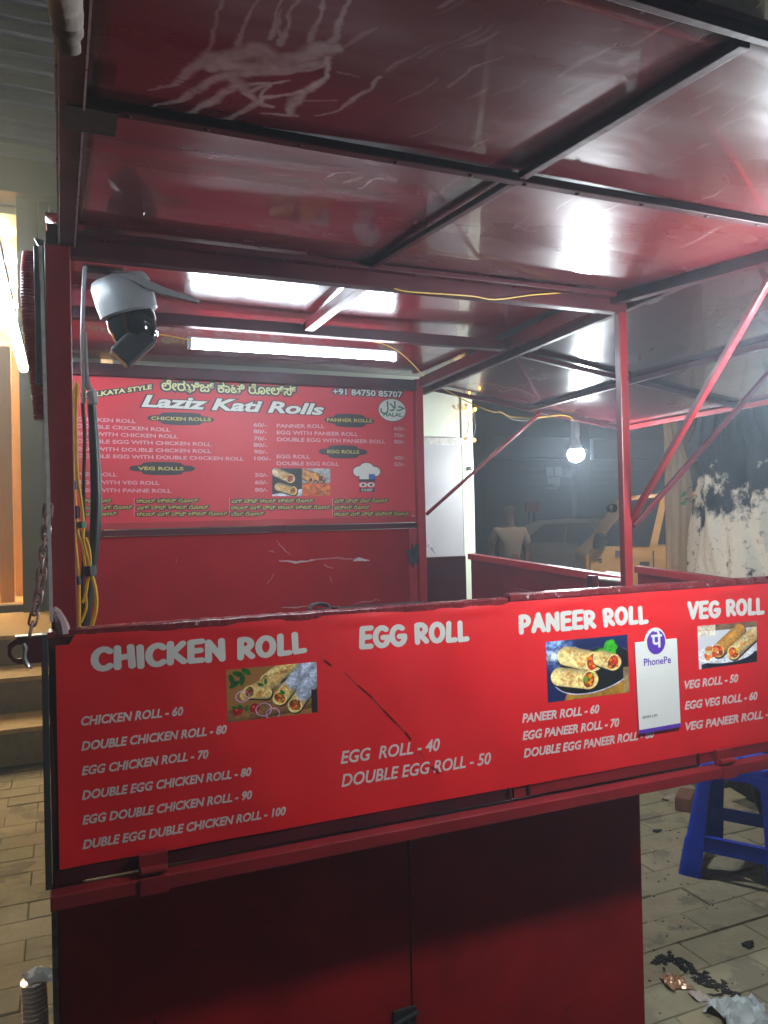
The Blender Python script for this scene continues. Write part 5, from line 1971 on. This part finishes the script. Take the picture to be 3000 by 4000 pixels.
for k in range(40):
    a = k * math.tau / 40
    x, y = math.cos(a), math.sin(a)
    s_ = 1 / (abs(x) ** 5 + abs(y) ** 5) ** .2
    ring.append((x * s_ * R_, y * s_ * R_))
vs = []
for sc1, z in ((.02, .447), (.1, .447), (.11, .452), (.8, .455), (.95, .452), (1, .44), (1, .425), (.96, .424), (.94, .44), (.1, .441)):
    vs += [spt(x * sc1, y * sc1, z) for x, y in ring]
fs = []
for i in range(9):
    for k in range(40):
        fs.append((i * 40 + k, i * 40 + (k + 1) % 40, (i + 1) * 40 + (k + 1) % 40, (i + 1) * 40 + k))
b.add(vs, fs)
b.build('seat', M['bluestool'], SO, smooth=True)

# ------------------------------------------------------------------ motorcycle, mostly outside the frame
wc = loc2(1.88, 3.5, .3)
md = (R0 * .93 + F0 * .36).normalized()
mn = md.cross(Z0)
MC = thing('motorcycle', 'motorcycle wheel with wire spokes parked behind the blue stool', 'motorcycle', (wc.x, wc.y, 0))


def wheel(c_):
    w = MB().tube([c_ + md * .262 * math.cos(a) + Z0 * .262 * math.sin(a) for a in np.linspace(0, math.tau, 41)[:-1]], .038, 12, closed=True).build('wheel', M['tyre'], MC, smooth=True)
    MB().tube([c_ + md * .222 * math.cos(a) + Z0 * .222 * math.sin(a) for a in np.linspace(0, math.tau, 33)[:-1]], .014, 8, closed=True).build('rim', M['steel'], w, smooth=True)
    MB().lathe(c_ - mn * .045, mn, [(.02, 0), (.045, .01), (.045, .08), (.02, .09)], 16).build('hub', M['steel'], w, smooth=True)
    for k in range(18):
        a = k * math.tau / 18
        a2 = a + (.5 if k % 2 else -.5)
        sd_ = mn * (.035 if k % 2 else -.035)
        MB().tube([c_ + sd_ + md * .04 * math.cos(a) + Z0 * .04 * math.sin(a), c_ + md * .215 * math.cos(a2) + Z0 * .215 * math.sin(a2)], .002, 5).build('spoke', M['steel'], w)
    return w


wheel(wc)
wc2 = wc + md * 1.25
wheel(wc2)
m_bike = mat('black_bike_paint', (.015, .015, .017), rough=.25, coat=.6)
for sd_ in (-.07, .07):
    MB().tube([wc + mn * sd_, wc + mn * sd_ + md * .28 + Z0 * .55], .018, 8).build('fork', M['steel'], MC, smooth=True)
    MB().tube([wc + mn * sd_ + md * .27 + Z0 * .56, wc + mn * sd_ * 4.6 + md * .42 + Z0 * .72], .012, 8).build('handlebar', M['iron'], MC, smooth=True)
b = MB()
b.tube([wc + md * .31 * math.cos(a) + Z0 * .31 * math.sin(a) for a in np.linspace(.3, 2.5, 12)], .035, 8)
b.build('mudguard', m_bike, MC, smooth=True)
b = MB()
b.lathe(wc + md * .3 + Z0 * .48, md, [(.02, .06), (.07, .12), (.11, .2), (.12, .32), (.1, .44), (.05, .5)], 20)
b.build('fuel_tank', m_bike, MC, smooth=True)
MB().bar(wc + md * .78 + Z0 * .5, wc + md * 1.45 + Z0 * .54, .22, .08).build('seat', M['blackplastic'], MC, bevel=.03)
MB().bar(wc + md * .5 + Z0 * .1, wc + md * .82 + Z0 * .08, .2, .26).build('engine', M['steel'], MC, bevel=.03)
MB().tube([wc + md * .28 + Z0 * .5, wc + md * .75 + Z0 * .42, wc2 + P(0, 0, 0)], .02, 8).build('frame', M['iron'], MC, smooth=True)
MB().lathe(wc + md * .2 + Z0 * .52, -md, [(.05, 0), (.075, .04), (.07, .09), (.01, .1)], 18).build('headlamp', M['steel'], MC, smooth=True)

# ------------------------------------------------------------------ things lying about
m_mud = mat('dark_mud', (.02, .016, .012), (.035, .028, .02), rough=.9, scale=20, bump=.004, bscale=60)


def blob(cx, cy, rx, ry, h, seed, ang=0., n=26):
    rr = random.Random(seed)
    c_ = onZ(cx, cy, 0)
    ph = [rr.uniform(0, 6) for _ in range(4)]
    top, rim = [], []
    for k in range(n):
        a = k * math.tau / n
        r = 1 + .25 * math.sin(2 * a + ph[0]) + .18 * math.sin(3 * a + ph[1]) + .14 * math.sin(7 * a + ph[2]) + .1 * math.sin(11 * a + ph[3])
        x, y = rx * r * math.cos(a), ry * r * math.sin(a)
        q = P(x * math.cos(ang) - y * math.sin(ang), x * math.sin(ang) + y * math.cos(ang), 0)
        rim.append(c_ + q + P(0, 0, .0005))
        top.append(c_ + q * .8 + P(0, 0, .001 + h))
    return MB().add(rim + top, [tuple(range(n, 2 * n))] + [(k, (k + 1) % n, n + (k + 1) % n, n + k) for k in range(n)])


b = MB()
rm = random.Random(77)
trail = [(2570, 3755), (2620, 3740), (2680, 3775), (2740, 3825), (2800, 3860), (2870, 3905), (2940, 3955), (3010, 3990)]
for k in range(150):
    i = rm.randrange(len(trail) - 1)
    t = rm.random()
    x = trail[i][0] * (1 - t) + trail[i + 1][0] * t + rm.gauss(0, 16)
    y = trail[i][1] * (1 - t) + trail[i + 1][1] * t + rm.gauss(0, 11)
    r = rm.uniform(.003, .011)
    q = blob(x, y, r * 1.5, r, rm.uniform(.0003, .0015), k + 3, rm.uniform(0, 3), 16)
    b.add([v + P(0, 0, k * .00002) for v in q.v], q.f)
for k in range(60):
    q = blob(rm.uniform(2520, 3000), rm.uniform(3100, 4000), rm.uniform(.002, .006), rm.uniform(.0015, .004), .0015, k, rm.uniform(0, 3), 8)
    b.add(q.v, q.f)
stuff(b.build('mud', m_mud))
for lb, x, y, rx, ry in (('oval dark stain on paving left of the stool foot', 2567, 3246, .03, .012), ('round dark stain on paving at right edge below stool', 2922, 3690, .026, .018)):
    tag(blob(x, y, rx, ry, .003, int(x)).build('stain', m_mud, origin=onZ(x, y, 0)), lb, 'stain')


def crumple(c_, sx, sy, szz, seed, m, name, label, cat, n=14):
    rr = random.Random(seed)
    nz = {}

    def fn(u, v):
        i, j_ = round(u * n), round(v * n)
        if (i, j_) not in nz:
            nz[(i, j_)] = (rr.uniform(-1, 1), rr.uniform(-1, 1), rr.uniform(0, 1))
        d = nz[(i, j_)]
        e = 1 - (2 * u - 1) ** 2 * (.6 + .4 * d[0])
        e2_ = 1 - (2 * v - 1) ** 2
        return c_ + P((u - .5) * sx + d[0] * sx * .035 + .1 * sx * math.sin(v * 5 + seed), (v - .5) * sy + d[1] * sy * .035 + .12 * sy * math.sin(u * 6), .002 + szz * (d[2] * .55 + .45) * max(0, e * e2_) ** .6)
    b = MB()
    b.grid(fn, n, n)
    return tag(b.build(name, m, origin=c_, smooth=True), label, cat)


crumple(onZ(2636, 3840, 0), .07, .075, .022, 3, mat('orange_foil', (.7, .3, .06), (.75, .55, .45), rough=.25, scale=50, metal=.4), 'wrapper', 'crumpled orange and silver snack wrapper on the paving', 'wrapper')
crumple(onZ(2885, 3975, 0), .15, .12, .06, 5, mat('white_plastic_film', (.62, .66, .64), (.5, .56, .54), rough=.4, scale=10), 'plastic_bag', 'crumpled white plastic bag on paving at bottom right corner', 'bag')
crumple(onZ(2806, 3925, 0), .05, .035, .012, 6, mat('grey_white_scrap', (.5, .52, .5), rough=.6), 'paper_scrap', 'small torn whitish scrap beside the white plastic bag', 'scrap', 8)
crumple(onZ(2728, 3893, 0), .04, .055, .012, 9, mat('pinkish_scrap', (.5, .36, .32), (.6, .5, .46), rough=.6), 'paper_scrap', 'pinkish curled scrap between wrapper and plastic bag', 'scrap', 8)
q = onZ(2668, 3185, 0)
b = MB()
b.bar(q + P(.03, .03, .035), q + P(.17, .14, .03), .08, .07)
tag(b.build('brick', mat('reddish_brick', (.24, .11, .07), (.17, .08, .05), rough=.9, scale=20, bump=.003), origin=q, bevel=.008), 'reddish brown brick lying behind the stool leg', 'brick')
crumple(onZ(2630, 3125, 0), .1, .06, .03, 12, mat('pale_rag_cloth', (.5, .42, .32), rough=.9), 'rag', 'pale crumpled rag on paving beside the reddish brick', 'rag', 8)
# bottom left: stack of clear cups with a white napkin on top
bt0 = dep(150, 3900, 1.95)
CU = thing('cup_stack', 'tall stack of clear plastic cups at bottom left beside the cart', 'cups', (bt0.x, bt0.y, 0))
prf = []
for k in range(30):
    z = k * .0118
    prf += [(.024, z), (.031, z + .004), (.031, z + .0075)]
MB().lathe((bt0.x, bt0.y, 0), (-.03, 0, 1), prf, 20).build('cup', mat('clear_cup_plastic', (.72, .66, .56), (.6, .54, .45), rough=.2, spec=.8), CU, smooth=True)
crumple(P(bt0.x + .008, bt0.y, .352), .07, .05, .03, 15, mat('white_napkin', (.66, .62, .54), rough=.8), 'napkin', 'white crumpled napkin on top of the clear cup stack', 'napkin', 8)

# ------------------------------------------------------------------ assumed street lamp out of view, added to warm van and trunks
LP = P(7.4, 4.9, 0)
SLM = thing('assumed_street_lamp', 'assumed street lamp out of view, with warm light over the road right of the stall', 'street lamp', LP)
MB().tube([LP, LP + P(0, 0, 5.2), LP + P(0, .3, 5.6), LP + P(0, .9, 5.7)], .05, 10, radii=[.07, .05, .04, .035]).build('pole', M['steel'], SLM, smooth=True)
MB().box(tuple(LP + P(-.12, .8, 5.68)), tuple(LP + P(.12, 1.4, 5.76))).build('lamp_head', M['steel'], SLM, bevel=.02)
MB().box(tuple(LP + P(-.09, .86, 5.665)), tuple(LP + P(.09, 1.34, 5.678))).build('lamp_glass', emis('assumed_street_lamp_glow', (1, .7, .4), 1500), SLM)

# ------------------------------------------------------------------ thin air volume added to stand in for lens glare around the lamps
hz = MB().box((-5.6, -1.5, -1.1), (36, 26, 9.2)).build('glare_haze', mat('t', (0, 0, 0)))
m_hz = bpy.data.materials.new('glare_haze_volume')
m_hz.use_nodes = True
nt = m_hz.node_tree
nt.nodes.clear()
vo = nt.nodes.new('ShaderNodeVolumePrincipled')
vo.inputs['Color'].default_value = (.72, .86, 1, 1)
vo.inputs['Density'].default_value = .022
vo.inputs['Anisotropy'].default_value = .62
oo = nt.nodes.new('ShaderNodeOutputMaterial')
nt.links.new(vo.outputs[0], oo.inputs['Volume'])
hz.data.materials[0] = m_hz
stuff(hz)
